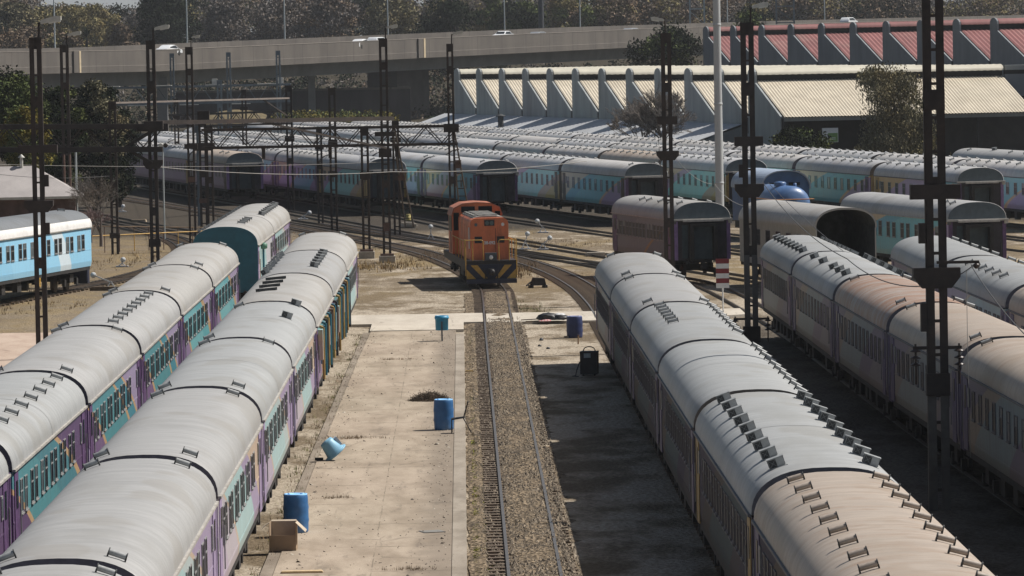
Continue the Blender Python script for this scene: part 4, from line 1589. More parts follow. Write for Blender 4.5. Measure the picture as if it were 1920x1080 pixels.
mast('short dark mast holding the left end of the lattice gantry', 379, 222, 330, .52, ch=.13, plates=[(268, .55, .5, 'collar'), (372, .3, .3, 'plate')])
mast('short grey mast close behind the left end of the lattice gantry', 366, 236, 345, .4, ch=.12, mat=IRONB)
mast('dark lattice mast among the dead shrubs left of the yellow pipe rail', 210, 190, 298, .45, ch=.12, plates=[(437, .3, .3, 'collar')])
mast('dark lamp mast with twin lamps above the right train', 1248, 62, 229, .46, lamp=-.01, ch=.15, ls=.7, nl=1,
     plates=[(218, .45, .36, 'collar'), (283, .5, .42, 'cap'), (160, .22, .3, 'collar')])
mast('tall dark lamp mast standing between the right trains near the striped sign', 1400, 42, 194, .5, lamp=1, grey=478, ch=.17, ls=.75,
     plates=[(256, .54, .36, 'collar'), (160, .25, .4, 'collar'), (345, .55, .5, 'cap'), (598, .68, .9, 'ins'), (612, .33, .6, 'collar'), (308, .14, .5, 'boxl')])
mast('huge dark lattice mast in front of the second right train, top out of frame', 1747, -60, 126, .52, ch=.17, step=.8, grey=712,
     plates=[(346, .62, .36, 'collar'), (168, .26, .5, 'collar'), (492, 1.05, .3, 'arm'), (502, .58, .5, 'cap'), (652, .6, .9, 'ins'), (700, .29, .55, 'collar'), (418, .16, .5, 'boxl'), (568, .14, .7, 'boxl')])
for i, (px, pt, Y, lb) in enumerate(((322, 100, 515, 'blue grey lattice mast under the viaduct, farthest left of four'),
                                     (428, 98, 505, 'blue grey lattice mast before the viaduct, in line with the low yellow bank'),
                                     (411, 150, 500, 'short stout blue grey post carrying the left half of the signal bridge'),
                                     (521, 95, 500, 'blue grey lattice mast nearest the dark mast holding the pale beam'))):
    mast(lb, px, pt, Y, .46 if pt < 140 else .5, ch=.13, mat=IRONB, group='blue grey masts by the viaduct', step=1.5)


def truss(name, label, p, q, depth, w, mat, n, parts=True, cat='gantry', chord=.12, double=True):
    """flat lattice beam from p to q (top chord), hanging depth metres"""
    p, q = Vector(p), Vector(q)
    root = thing(name, label, cat, (p.x, p.y, p.z))
    d = q - p
    for nm, dz in (('top_chord', 0), ('bottom_chord', -depth)):
        b = MB()
        for s in (-.25, .25):
            b.bar((0, s, dz), (d.x, d.y + s, d.z + dz), chord, chord * 1.3)
        b.build(nm, mat, root)
    b = MB()
    for i in range(n):
        t0, t1, t2 = i / n, (i + .5) / n, (i + 1) / n
        for s in (-.25, .25):
            o = s * .35 if double else 0
            b.bar((d.x * t0 + o, d.y * t0 + s, d.z * t0), (d.x * t1 + o, d.y * t1 + s, d.z * t1 - depth), .05, .06)
            b.bar((d.x * t1 + o, d.y * t1 + s, d.z * t1 - depth), (d.x * t2 + o, d.y * t2 + s, d.z * t2), .05, .06)
    b.build('lattice_bracing', mat, root)
    return root, d


g1, d = truss('lattice_gantry', 'dark lattice gantry spanning the tracks between the two lamp masts left of the locomotive', PY(378, 244, 300), PY(858, 236, 300), 1.05, .5, IRON, 8)
for t in (.24, .5, .76):
    b = MB()
    b.box(d.x * t - .1, d.x * t + .1, d.y * t - .1, d.y * t + .1, d.z * t - 1.75, d.z * t - 1.05)
    b.build('drop_hanger', IRON, g1)
g2, d = truss('lattice_gantry', 'heavy dark lattice gantry crossing the trees at the left edge', PY(-60, 238, 257), PY(304, 237, 257), 1.15, .5, IRON, 5, chord=.2)
b = MB()
L = d.length
b.bar((L - 1.9, 0, -1.2), (L - .55, 0, -2.0), .12, .16)
b.bar((L - 1.9, 0, -1.2), (L - .2, 0, -.2), .12, .16)
b.box(L - .9, L + .05, -.3, .3, -.3, .12)
b.build('end_bracket', IRON, g2)
g3 = thing('beam_gantry', 'plain dark beam running from the white car mast to the footing mast', 'gantry', PY(290, 230, 262))
a, c = PY(290, 230, 262), PY(736, 222, 278)
b = MB()
b.bar((0, 0, 0), c - a, .2, .22)
b.build('beam', IRON, g3)
b = MB()
e = (c - a) * .45
b.bar(e + Vector((0, 0, -.1)), (c - a) * .97 + Vector((0, 0, -1.6)), .08, .1)
b.build('stay', IRON, g3)
b = MB()
b.box(2.2, 2.8, -.2, .2, .1, .55)
b.build('signal_box', IRON, g3)
g4 = thing('signal_beam', 'thin pale beam with a diagonal stay below the viaduct', 'gantry', PY(212, 193, 340))
a, c = PY(212, 193, 340), PY(540, 184, 372)
b = MB()
b.bar((0, 0, 0), c - a, .3, .12)
b.build('beam', M('beam_pale', (.19, .16, .14), .6, .2, 2), g4)  # beam in a paler tone than the dark gantries
b = MB()
b.bar((c - a) * .84, (c - a) * 1.0 + Vector((0, 0, -1.35)), .08, .1)
b.build('stay', IRON, g4)
g5, d = truss('signal_bridge', 'blue grey lattice signal bridge across the far tracks under the viaduct', PY(170, 166, 505), PY(545, 158, 505), 1.65, .5, IRONB, 9, chord=.16, double=False)
for t in (.62, .95):
    b = MB()
    b.box(d.x * t - .25, d.x * t + .25, -.3, .3, .1, .75)
    b.build('signal_box', LAMPG, g5)
for k in range(7):
    t = .1 + k * .13
    b = MB()
    b.box(d.x * t - .9, d.x * t + .9, -.6, .6, .1 - (k % 2) * 1.9, .18 - (k % 2) * 1.9)
    b.build('walk_plate', LAMPG, g5)

for (lb, pts, w) in (('leaning lattice strut braced against the footing lamp mast by the yellow drum', [(738, 240, 300), (768, 425, 327)], .3),
                     ('leaning lattice strut braced against the mast behind the locomotive', [(849, 240, 301), (868, 380, 318)], .3)):
    a, c = PY(*pts[0]), PY(pts[1][0], pts[1][1], pts[1][2])
    r_ = thing('mast_strut', lb, 'strut', (a.x, a.y, a.z), 0, 'leaning struts of the gantry')
    v = c - a
    for s in (-1, 1):
        b = MB()
        b.bar((s * .06, 0, 0), v + Vector((s * .26, 0, 0)), .08, .12)
        b.build('upright', IRON, r_)
    b = MB()
    for k in range(9):
        t = (k + .7) / 9.6
        b.bar(v * t + Vector((-.06 - .2 * t, 0, 0)), v * t + Vector((.06 + .2 * t, 0, 0)), .06, .06)
    b.build('lattice_bracing', IRON, r_)
    b = MB()
    b.box(v.x * .46 - .22, v.x * .46 + .22, v.y * .46 - .1, v.y * .46 + .1, v.z * .46 - .3, v.z * .46 + .2)
    b.build('sign_plate', RUSTP, r_)

# tall white pole and the thin poles
q = PY(1350, 400, 272)
t = thing('lighting_pole', 'tall smooth white tubular pole rising beyond the frame behind the brown grey coach', 'pole', (q.x, q.y, -.12))
b = MB()
for k in range(5):
    b.tube((0, 0, k * 4.2), (0, 0, k * 4.2 + 4.19), .235 - k * .012, 20, .235 - (k + 1) * .012)
b.build('shaft', POLEW, t)
b = MB()
for k in range(1, 5):
    b.lathe([(.24 - k * .012, 0), (.255 - k * .012, .02), (.255 - k * .012, .1), (.24 - k * .012, .12)], (0, 0, k * 4.2 - .06), 20)
b.build('joint_collar', POLEW, t)
b = MB()
b.box(-.4, .4, -.4, .4, -.05, .15)
b.build('base_plate', FOOT, t)
for (px, pt, pb, Y, lb) in ((142, 282, 400, 300, 'thin grey green pipe post at the hut roof corner, rightmost of three'), (131, 290, 398, 302, 'thin brown pipe post at the hut roof corner, middle of three'),
                            (120, 290, 398, 304, 'thin brown pipe post under the hut roof, leftmost of three')):
    a = PY(px, pt, Y)
    t = thing('pipe_post', lb, 'post', (a.x, a.y, -.12), 0, 'pipe posts beside the hut')
    b = MB()
    b.tube((0, 0, 0), (0, 0, a.z + .12), .06, 8)
    b.build('shaft', POLEG if px == 142 else RUSTP, t)
    b = MB()
    b.box(-.15, .15, -.15, .15, 0, .05)
    b.build('base_plate', RUSTP, t)
a = PY(305, 272, 318)
t = thing('floodlight_post', 'thin grey post with two round lamps in front of the purple coaches', 'lamp post', (a.x, a.y, -.12))
b = MB()
b.tube((0, 0, 0), (0, 0, a.z), .05, 8)
b.build('shaft', POLEG, t)
for s, m_ in ((-1, LENS), (1, INSUL)):
    b = MB()
    b.lathe([(.03, .14), (.13, .1), (.15, -.1), (.13, -.12)], (s * .14 + .04, 0, a.z + .1), 14, 0, 'y')
    b.build('lamp_head', m_, t)

# motorway lamp posts
for i, (px, pb, w, lb) in enumerate(((127, 104, .13, 'slim motorway lamp post by the palm tree'), (374, 96, .13, 'slim motorway lamp post right of the leftmost white car'),
                                     (556, 80, .13, 'slim motorway lamp post between the bare trees'), (749, 80, .13, 'slim motorway lamp post left of the round dark tree'),
                                     (967, 70, .12, 'slim motorway lamp post between two car roofs right of the round dark tree'), (1108, 62, .12, 'slim motorway lamp post left of the estate car'),
                                     (1565, 45, .12, 'slim lamp post beside the white car above the red shed'), (1383, 25, .11, 'slim lamp post above the left end of the red shed'))):
    Y = 670 + (px) * .175
    a = PY(px, pb, Y)
    o = thing('motorway_lamp', lb, 'lamp post', (a.x + nl_.x * 2, a.y + nl_.y * 2, a.z - 2.2), 0, 'lamp posts along the motorway')
    b = MB()
    b.tube((0, 0, 0), (0, 0, 13), w, 8, w * .6)
    b.build('shaft', M('lamp_post_pale', (.42, .46, .47), .5, .05) if i == 0 else bpy.data.materials['lamp_post_pale'], o)
    b = MB()
    b.tube((0, 0, 13), (-1.6, 0, 13.6), .05, 6)
    b.box(-2.3, -1.5, -.15, .15, 13.5, 13.7)
    b.build('lamp_head', LAMPG, o)
a = PY(1015, 60, 860)
o = thing('gantry_post', 'thick dark steel post on the motorway right of the round dark tree', 'post', (a.x, a.y, a.z - 3))
b = MB()
b.tube((0, 0, 0), (0, 0, 13), .5, 14, .42)
b.build('shaft', M('post_dark', (.055, .06, .07), .6), o)
b = MB()
b.lathe([(.7, 0), (.7, .3), (.52, .5), (.5, .5)], (0, 0, 2.4), 14)
b.build('base_collar', M('post_dark_collar', (.05, .05, .055), .6), o)
for (x0, x1, yt, lb) in ((1294, 1321, 50, 'pale steel sign frame standing behind the leftmost red gable'), (1456, 1489, 45, 'dark steel sign frame standing above the red shed ridge')):
    a, c = PY(x0, yt, 900), PY(x1, yt, 900)
    o = thing('sign_frame', lb, 'sign frame', (a.x, 900, a.z - 3))
    for x in (0, c.x - a.x):
        b = MB()
        b.bar((x, 0, 0), (x, 0, 12), .28, .28)
        b.build('post', POLEG if x0 < 1400 else IRONB, o)
    b = MB()
    b.bar((0, 0, 6.1), (c.x - a.x, 0, 6.1), .2, .2)
    b.bar((.2, 0, 5.5), (c.x - a.x, 0, 3.4), .12, .12)
    b.bar((0, 0, 3.2), (c.x - a.x, 0, 3.2), .2, .2)
    b.build('cross_bar', POLEG if x0 < 1400 else IRONB, o)

WIRE = M('wire_dull', (.30, .29, .27), .5, .1)
WIRED = M('wire_dark', (.06, .06, .062), .6, .1)


def wire(lb, pts, sag, r, mat, n=14):
    b = MB()
    ps = []
    for (p, q), s in zip(zip(pts, pts[1:]), sag):
        for k in range(n + 1):
            t = k / n
            v = p.lerp(q, t)
            ps.append(v - Vector((0, 0, s * 4 * t * (1 - t))))
    b.path(ps, r, 5)
    tag(b.build('overhead_wire', mat), lb, 'wire', 'overhead wires')


wire('thin pale wire running right from the white car mast past the footing mast', [PY(296, 313, 258), PY(735, 322, 279), PY(1100, 302, 300)], [.25, .2], .018, WIRE)
wire('very thin pale wire crossing just above the brighter one at left', [PY(-10, 308, 270), PY(735, 303, 300)], [.2], .01, WIRE)
wire('dark sagging wire over the second right train to the huge mast', [PY(1430, 342, 193), PY(1588, 485, 160), PY(1745, 535, 127)], [.35, .3], .016, WIRED)
wire('pale thin wire running from the white pole down to the striped sign mast', [PY(1340, 345, 270), PY(1412, 388, 194)], [.3], .012, WIRE)
wire('dark wire from the bracket tip of the huge mast down towards the right edge', [PY(1822, 500, 126), PY(1935, 640, 112)], [.12], .014, WIRED)
wire('dark stay wire from the bracket tip to the huge mast', [PY(1822, 500, 126), PY(1776, 528, 126)], [.02], .014, WIRED)
wire('thin wire from the striped sign mast to the rust stained coach', [PY(1440, 342, 193), PY(1580, 470, 166)], [.1], .01, WIRED)
wire('hanging cable dropping vertically right of the huge mast', [PY(1812, 505, 126), PY(1815, 700, 126), PY(1820, 858, 126)], [0, 0], .008, WIRE)

for px, pt, Y, w, lb, m_ in ((392, 236, 322, .44, 'dark lattice mast right of the short mast at the gantry left end', IRON), (457, 168, 420, .42, 'thin dark lattice mast between the two tall blue grey masts', IRON),
                             (741, 226, 318, .44, 'dark lattice mast just right of the footing lamp mast', IRON), (598, 240, 345, .4, 'dark lattice mast hung under the gantry, left of the purple coach mast', IRON),
                             (330, 185, 430, .42, 'dark lattice mast beside the pale viaduct column', IRON)):
    mast(lb, px, pt, Y, w, ch=.11, mat=m_, plates=[(pt + 32, w * .75, .3, 'collar')])
g6, d = truss('lattice_gantry', 'second dark lattice gantry farther back over the purple stored coaches', PY(318, 216, 430), PY(546, 208, 390), .95, .5, IRON, 7)
for i in range(9):
    x0, x1 = 330 + i * 58, 300 + i * 40
    wire(f'faint contact wire number {i + 1} from the left along the stored coach sidings' if False else 'faint contact wires strung along the sidings above the stored coaches',
         [PY(430 + i * 52, 262 + (i % 3) * 5, 300), PY(330 + i * 44, 236 + (i % 3) * 3, 430)], [.25], .014, WIRED)
wire('pale wire sagging from the twin lamp mast towards the white pole', [PY(1262, 290, 229), PY(1335, 345, 262)], [.3], .01, WIRE)
wire('dark wire from the twin lamp mast down to the brown grey coach', [PY(1232, 225, 229), PY(1240, 330, 232)], [.1], .012, WIRED)
wire('thin dark wire along the left gantry towards the hut', [PY(-10, 326, 250), PY(205, 330, 262)], [.15], .012, WIRED)
# ------------------------------------------------------------------ orange locomotive
ORANGE = M('loco_orange', (.60, .165, .065), .5, .2, 1.5, dirt=(.12, .05, .03), dirtamt=.75, bump=.05, bscale=3, stretch=(1, 1, .4))
LROOF = M('loco_hood_top', (.24, .23, .21), .6, .4, 3, dirt=(.07, .06, .05), dirtamt=.6)
YELLOW = M('handrail_yellow', (.46, .27, .05), .55, .2, 4, dirt=(.1, .07, .04), dirtamt=.5)
NAVY = M('pilot_navy', (.014, .018, .04), .55, .3, 3, dirt=(.05, .04, .035), dirtamt=.4)
LBLACK = M('loco_black', (.02, .018, .018), .6, .3, 3, dirt=(.07, .05, .04), dirtamt=.4)
WHITEP = M('paint_white', (.66, .66, .65), .5, .06, 4)
LAMPGL = M('lamp_glass', (.12, .15, .15), .1, .1, 3)


def text_mesh(txt, size, mat):
    cu = bpy.data.curves.new('letters', 'FONT')
    cu.body = txt
    cu.size = size
    cu.align_x = 'CENTER'
    cu.extrude = .006
    cu.offset = .008
    o = bpy.data.objects.new('letters', cu)
    COL.objects.link(o)
    bpy.context.view_layer.update()
    dg = bpy.context.evaluated_depsgraph_get()
    me = bpy.data.meshes.new_from_object(o.evaluated_get(dg))
    bpy.data.objects.remove(o)
    me.materials.clear()
    me.materials.append(mat)
    return me


lp = P(919, 532, 0)
loco = thing('diesel_locomotive', 'orange diesel locomotive with yellow handrails standing on the running line', 'locomotive', (1.26, 245.2, 0), math.radians(4.2))
loco.scale = (.90, 1, .97)


def rbox(b, w, z0, z1, r, y0, y1, mi=0, top=None, k=5):
    """hood section with rounded shoulders"""
    pts = [(-w, z0), (w, z0)]
    arc = []
    for i in range(k + 1):
        t = math.pi / 2 * i / k
        arc.append((w - r + r * math.cos(t), z1 - r * .8 + r * .8 * math.sin(t)))
    pts += arc + [(-x, z) for x, z in reversed(arc)]
    b.prism(pts, 'y', y0, y1, mi, False)


b = MB()                                       # deck and frame
b.box(-1.38, 1.38, .0, 15.0, 1.16, 1.34)
b.box(-1.2, 1.2, .4, 14.6, .85, 1.155)
b.box(-1.36, -1.30, .1, 14.9, .95, 1.16)
b.box(1.30, 1.36, .1, 14.9, .95, 1.16)
b.box(-.9, .9, 5.6, 9.0, .3, .85)
b.build('frame', LBLACK, loco)
hood = MB()
rbox(hood, 1.02, 1.345, 3.42, .34, .75, 8.6)
hd = hood.build('hood', ORANGE, loco)
b = MB()
b.prism([(-.86, 3.30), (.86, 3.30), (.80, 3.44), (.4, 3.50), (-.4, 3.50), (-.80, 3.44)], 'y', 1.3, 8.5)
for k in range(6):
    b.box(-.55, .55, 1.9 + k * 1.05, 2.4 + k * 1.05, 3.5, 3.56)
    b.box(-.75, -.6, 1.9 + k * 1.05, 2.6 + k * 1.05, 3.45, 3.53)
b.build('hood_top', LROOF, hd)
for y in (1.6, 2.9, 4.2, 5.5, 6.8):
    for s in (-1, 1):
        b = MB()
        b.box(min(s * 1.022, s * 1.045), max(s * 1.022, s * 1.045), y, y + 1.1, 1.7, 3.0)
        b.build('side_door', ORANGE, hd)
b = MB()
for x in (-.60, .60):
    b.box(x - .2, x + .2, .72, .748, 2.18, 2.5)
    for z in (2.24, 2.32, 2.40):
        b.box(x - .18, x + .18, .705, .722, z, z + .03)
b.build('grille', LBLACK, hd)
b = MB()
b.box(-.27, .27, .70, .749, 3.03, 3.32)
hl = b.build('headlight_panel', M('headlight_frame', (.02, .02, .02), .5), hd)
for x in (-.12, .12):
    b = MB()
    b.lathe([(.105, -.03), (.10, .0), (.02, .02)], (x, .69, 3.17), 16, 0, 'y')
    b.build('headlight', LAMPGL, hl)
for x in (-.72, .72):
    b = MB()
    b.lathe([(.085, -.02), (.085, .03), (.06, .04)], (x, .72, 3.09), 14, 0, 'y')
    b.build('marker_lamp', LAMPGL if x < 0 else WHITEP, hd)
num = link('running_number', text_mesh('38-092', .21, WHITEP), hd, (.0, .742, 2.12))
num.rotation_euler = (math.pi / 2, 0, 0)
b = MB()
b.tube((.33, .73, 1.35), (.33, .73, 2.9), .012, 6)
b.build('hood_seam', LBLACK, hd)
b = MB()                                       # cab
cabs = [(-1.36, 1.345), (1.36, 1.345), (1.36, 3.35), (1.22, 3.68), (.75, 3.88), (0, 3.93), (-.75, 3.88), (-1.22, 3.68), (-1.36, 3.35)]
b.prism(cabs, 'y', 8.62, 11.2)
cab = b.build('cab', ORANGE, loco)
b = MB()
rs = [(1.42, 3.32), (1.28, 3.71), (.78, 3.93), (0, 3.98), (-.78, 3.93), (-1.28, 3.71), (-1.42, 3.32)]
b.prism(rs + [(x * .97, z - .05) for x, z in reversed(rs)], 'y', 8.45, 11.4)
b.build('cab_roof', M('cab_roof_edge', (.36, .13, .07), .5, .2, 2), cab)
for (x0, x1, z0, z1) in ((-.85, -.1, 3.46, 3.76), (.1, .85, 3.46, 3.76), (-1.28, -.98, 2.55, 3.45), (1.0, 1.3, 2.9, 3.5)):
    b = MB()
    b.box(x0, x1, 8.59, 8.615, z0, z1)
    b.build('window', GLASS, cab)
b = MB()
b.box(-1.385, -1.362, 8.9, 10.8, 2.5, 3.3)
b.build('side_window', GLASS, cab)
b = MB()
b.box(-1.38, -1.362, 9.3, 10.0, 1.4, 2.45)
b.build('cab_door', M('loco_door', (.24, .07, .035), .6, .2, 3), cab)
b = MB()
rbox(b, 1.0, 1.345, 3.3, .3, 11.22, 14.4)
b.build('short_hood', ORANGE, loco)
b = MB()
for (z0, z1) in ((2.35, 2.95), (1.9, 2.3)):
    b.box(-1.062, -1.047, 1.05, 1.45, z0, z1)
b.build('graffiti_patch', WHITEP, hd)
b = MB()                                       # front pilot
b.box(-1.34, 1.34, -.02, .12, .28, 1.155)
b.box(-1.34, 1.34, -.26, -.03, .22, .42)
pil = b.build('pilot', NAVY, loco)
for s in (-1, 1):
    for (a, c) in ((.25, .70), (1.0, 1.32)):
        b = MB()
        if a < .5:
            q = [(s * 1.10, 1.12), (s * .72, 1.12), (s * .20, .46), (s * .42, .46)]
        else:
            q = [(s * 1.32, .92), (s * 1.32, .44), (s * .82, .44)]
        b.prism(q, 'y', -.034, -.022)
        b.build('warning_stripe', YELLOW, pil)
b = MB()
b.box(-.14, .14, -.35, .0, .62, .95)
b.lathe([(.05, -.3), (.16, -.28), (.16, -.1), (.05, -.05)], (0, -.3, .78), 12, 0, 'y')
b.tube((-.35, -.06, .9), (-.30, -.12, .4), .03, 6)
b.tube((.35, -.06, .9), (.30, -.12, .4), .03, 6)
b.build('coupler', LBLACK, pil)
b = MB()
b.box(-.31, .31, -.05, .25, 1.35, 1.72)
jb = b.build('lamp_box', M('lamp_box_grey', (.06, .07, .08), .6), loco)
b = MB()
b.lathe([(.11, 0), (.10, -.04), (.02, -.06)], (0, -.055, 1.5), 14, 0, 'y')
b.build('headlight', WHITEP, jb)


def rail_loop(pts):
    b = MB()
    b.path(pts, .026, 6)
    b.build('handrail', YELLOW, loco)


for s in (-1, 1):
    rail_loop([(s * .42, -.02, 1.34), (s * .42, -.02, 2.30), (s * .50, -.02, 2.36), (s * 1.36, -.02, 2.36), (s * 1.36, -.02, .6)])
    rail_loop([(s * .98, -.02, 1.34), (s * .98, -.02, 2.36)])
    rail_loop([(s * 1.36, -.02, 2.36), (s * 1.36, .8, 2.36), (s * 1.36, .8, 1.34)])
    rail_loop([(s * 1.36, .8, 2.30), (s * 1.36, 8.4, 2.30)])
    for y in (2.6, 4.5, 6.4):
        rail_loop([(s * 1.36, y, 1.34), (s * 1.36, y, 2.30)])
for y in (3.0, 12.0):
    bo = link('bogie', m_bogie(), loco, (0, y, .05))
    for s in (-1, 1):
        for yy in (-1.1, 1.1):
            w = link('wheel', m_wheel(), bo, (s * .57, yy, .41))
            w.rotation_euler = (0, 0, 0 if s < 0 else math.pi)

# ------------------------------------------------------------------ blue rail vehicles behind the mast
BLUE = M('wagon_blue', (.035, .10, .24), .45, .2, 1.2, dirt=(.10, .13, .2), dirtamt=.4)
BLUET = M('tank_blue', (.07, .14, .29), .4, .15, 1.0, dirt=(.25, .28, .33), dirtamt=.4)
RUSTY = M('rail_rusty', (.40, .18, .06), .7, .2, 4)
q = P(1500, 412, 0)
q = Vector((20.5, 294, 0))
q = PY(1462, 345, 300)
bw = thing('blue_locomotive', 'blue round roofed locomotive end with two dark windows behind the striped sign mast', 'locomotive', (q.x + .25, 299, 0), math.radians(11))
b = MB()
sc = [(x * 1.0, z) for x, z in prof(22, 1.45, 2.9, 3.95)]
b.prism([(1.42, .95)] + sc + [(-1.42, .95)], 'y', .0, 7)
b.build('body', BLUE, bw)
b = MB()
sc2 = prof(22, 1.5, 2.95, 4.02)
b.prism(sc2 + [(x * .97, z - .06) for x, z in reversed(sc2)], 'y', -.25, 7.1)
b.build('roof', M('blue_roof_pale', (.30, .36, .45), .5, .1, 2), bw)
for x in (-.62, .55):
    b = MB()
    b.box(x - .34, x + .34, -.03, .01, 3.12, 3.30)
    b.build('window', GLASS, bw)
b = MB()
b.box(-1.35, 1.35, .2, 6.8, .5, .95)
b.build('underframe', DARK, bw)
add_bogies(bw, 7.4, False)
b = MB()
for z in (1.7, 2.25):
    b.tube((-1.3, -.1, z), (1.3, -.1, z), .03, 6)
b.build('handrail', RUSTY, bw)
q = PY(1489, 362, 291)
tk = thing('tank_wagon', 'small blue tank wagon with rusty handrails in front of the blue locomotive', 'wagon', (q.x - .15, 288.5, 0), math.radians(11))
b = MB()
b.lathe([(.3, -.28), (.75, -.2), (1.02, -.02), (1.12, .3), (1.12, 5.4), (1.02, 5.7), (.7, 5.88), (.3, 5.95)], (0, .4, 2.25), 26, 0, 'y')
b.build('tank', BLUET, tk)
b = MB()
b.lathe([(.34, 0), (.36, .18), (.30, .24), (.05, .28)], (-.2, 2.4, 3.32), 14)
b.lathe([(.10, 0), (.10, .2), (.04, .22)], (.35, 1.2, 3.3), 10)
b.build('hatch', BLUET, tk)
b = MB()
for z in (2.05, 2.62):
    for s in (-1, 1):
        b.tube((s * 1.18, .2, z), (s * 1.18, 6.0, z), .03, 6)
    b.tube((-1.18, .1, z), (1.18, .1, z), .03, 6)
b.build('handrail', RUSTY, tk)
b = MB()
b.box(-1.25, 1.25, -.2, 6.6, .85, 1.1)
b.box(-.9, .9, .6, 1.0, 1.1, 1.5)
b.box(-.9, .9, 5.4, 5.8, 1.1, 1.5)
b.build('underframe', DARK, tk)
for y in (1.3, 5.0):
    for s in (-1, 1):
        w = link('wheel', m_wheel(), tk, (s * .57, y, .43), 0 if s < 0 else math.pi)

# number on the underframe of the sky blue coach
o = link('number_plate', text_mesh('8', .62, YELLOW), bx, (1.36, 12.6, .55))
o.rotation_euler = (math.pi / 2, 0, math.pi / 2)
b = MB()
b.box(-1.1, 1.1, 21.95, 22.3, .35, .95)
b.box(.6, 1.15, 22.0, 22.4, .25, 1.0)
b.build('buffer_step', NAVY, bx)

# ------------------------------------------------------------------ motorway cars
CARW = M('car_white', (.72, .74, .76), .25, .03, 2)
CARS = M('car_silver', (.42, .44, .46), .25, .05, 2, metal=.3)
CARG = M('car_glass', (.015, .018, .02), .08)
TYRE = M('tyre', (.02, .02, .02), .9)


def car_meshes(mat, estate):
    b = MB()
    L = 4.3
    if estate:
        prf = [(0, .35), (0, .85), (.12, 1.0), (.35, 1.42), (.6, 1.52), (2.3, 1.54), (2.7, 1.46), (3.35, 1.0), (4.1, .88), (4.3, .65), (4.3, .35)]
        win = [(.42, 1.02), (.55, 1.40), (2.5, 1.43), (3.1, 1.0)]
    else:
        prf = [(0, .35), (0, .8), (.2, .98), (.75, 1.05), (1.2, 1.38), (1.6, 1.46), (2.35, 1.45), (2.75, 1.34), (3.3, .98), (4.1, .86), (4.3, .62), (4.3, .35)]
        win = [(.95, 1.05), (1.3, 1.33), (2.55, 1.35), (3.05, 1.0)]
    ks = [(-.84, .92), (-.70, 1), (.70, 1), (.84, .92)]
    n = len(prf)
    vs = []
    for x, k in ks:
        for y, z in prf:
            vs.append((x if z < 1.1 else x * .86, y, z if abs(x) < .8 or z < 1.1 else z * .985))
    fs = [(j * n + i, j * n + i + 1, (j + 1) * n + i + 1, (j + 1) * n + i) for j in range(3) for i in range(n - 1)]
    b.add(vs, fs, 0, True)
    b.add(vs[:n], [tuple(range(n))[::-1]], 0)
    b.add(vs[-n:], [tuple(range(n))], 0)
    g = MB()
    for s in (-1, 1):
        g.add([(s * (.85 if z < 1.1 else .745), y, z) for y, z in win], [(0, 1, 2, 3)])
    i0 = [i for i, p in enumerate(prf) if p[1] < 1.1 and p[0] > 2][0]
    (ya, za), (yb, zb) = prf[i0 - 1], prf[i0]
    g.add([(-.66, ya + .05, za + .01), (.66, ya + .05, za + .01), (.72, yb - .03, zb + .03), (-.72, yb - .03, zb + .03)], [(0, 1, 2, 3)])
    w = MB()
    w.lathe([(.2, -.1), (.31, -.1), (.33, -.06), (.33, .06), (.31, .1), (.2, .1)], axis='x', n=16)
    bm_, gm, wm = b.mesh('body', [mat]), g.mesh('window', [CARG]), w.mesh('wheel', [TYRE])
    recalc(bm_)
    return bm_, gm, wm


for (px, py, Y, lb, mat, est, lane, fl) in (
        (316, 84, 694, 'white saloon car leftmost on the motorway', CARW, False, 3.0, 1),
        (676, 73, 745, 'white car in front of another white car, behind the footing mast lamp', CARW, False, 3.0, 1),
        (708, 70, 752, 'white car closely following behind the lamp of the footing mast', CARW, True, 6.5, 1),
        (944, 58, 785, 'white car with only its roof showing right of the round dark tree', CARW, False, 10.5, -1),
        (1011, 60, 795, 'silver estate car beside the thick dark motorway post', CARS, True, 4.0, 1),
        (1185, 53, 823, 'silver estate car near the end of the visible parapet', CARS, True, 4.0, 1),
        (1591, 33, 902, 'white car showing above the red shed ridge', CARW, True, 3.0, 1)):
    a = PY(px, py, Y)
    o = thing('car', lb, 'car', (0, 0, 0), 0, 'cars on the motorway')
    ang = math.atan2(nd.y, nd.x)
    pos = Vector((a.x, a.y, 0))
    o.location = (a.x - nd.x * 2, a.y - nd.y * 2, a.z - (1.5 if est else 1.46))
    o.rotation_euler = (0, 0, ang - math.pi / 2 + (math.pi if fl < 0 else 0))
    if fl < 0:
        o.location = (a.x + nd.x * 2, a.y + nd.y * 2, a.z - 1.46)
    ms = cached(('car', mat.name, est), lambda: car_meshes(mat, est))
    link('body', ms[0], o)
    link('window', ms[1], o)
    for y in (.8, 3.4):
        for x in (-.76, .76):
            link('wheel', ms[2], o, (x, y, .33))

# ------------------------------------------------------------------ things lying about on the walkway
DRUMB = M('drum_blue', (.03, .13, .32), .5, .2, 2, dirt=(.14, .19, .26), dirtamt=.6)
DRUMN = M('drum_navy', (.022, .035, .11), .45, .2, 3, dirt=(.07, .06, .07), dirtamt=.4)
BINB = M('bin_blue', (.02, .24, .42), .5, .12, 2, dirt=(.15, .25, .3), dirtamt=.3)
BINP = M('bin_pale_blue', (.20, .42, .58), .5, .12, 2, dirt=(.12, .2, .25), dirtamt=.4)


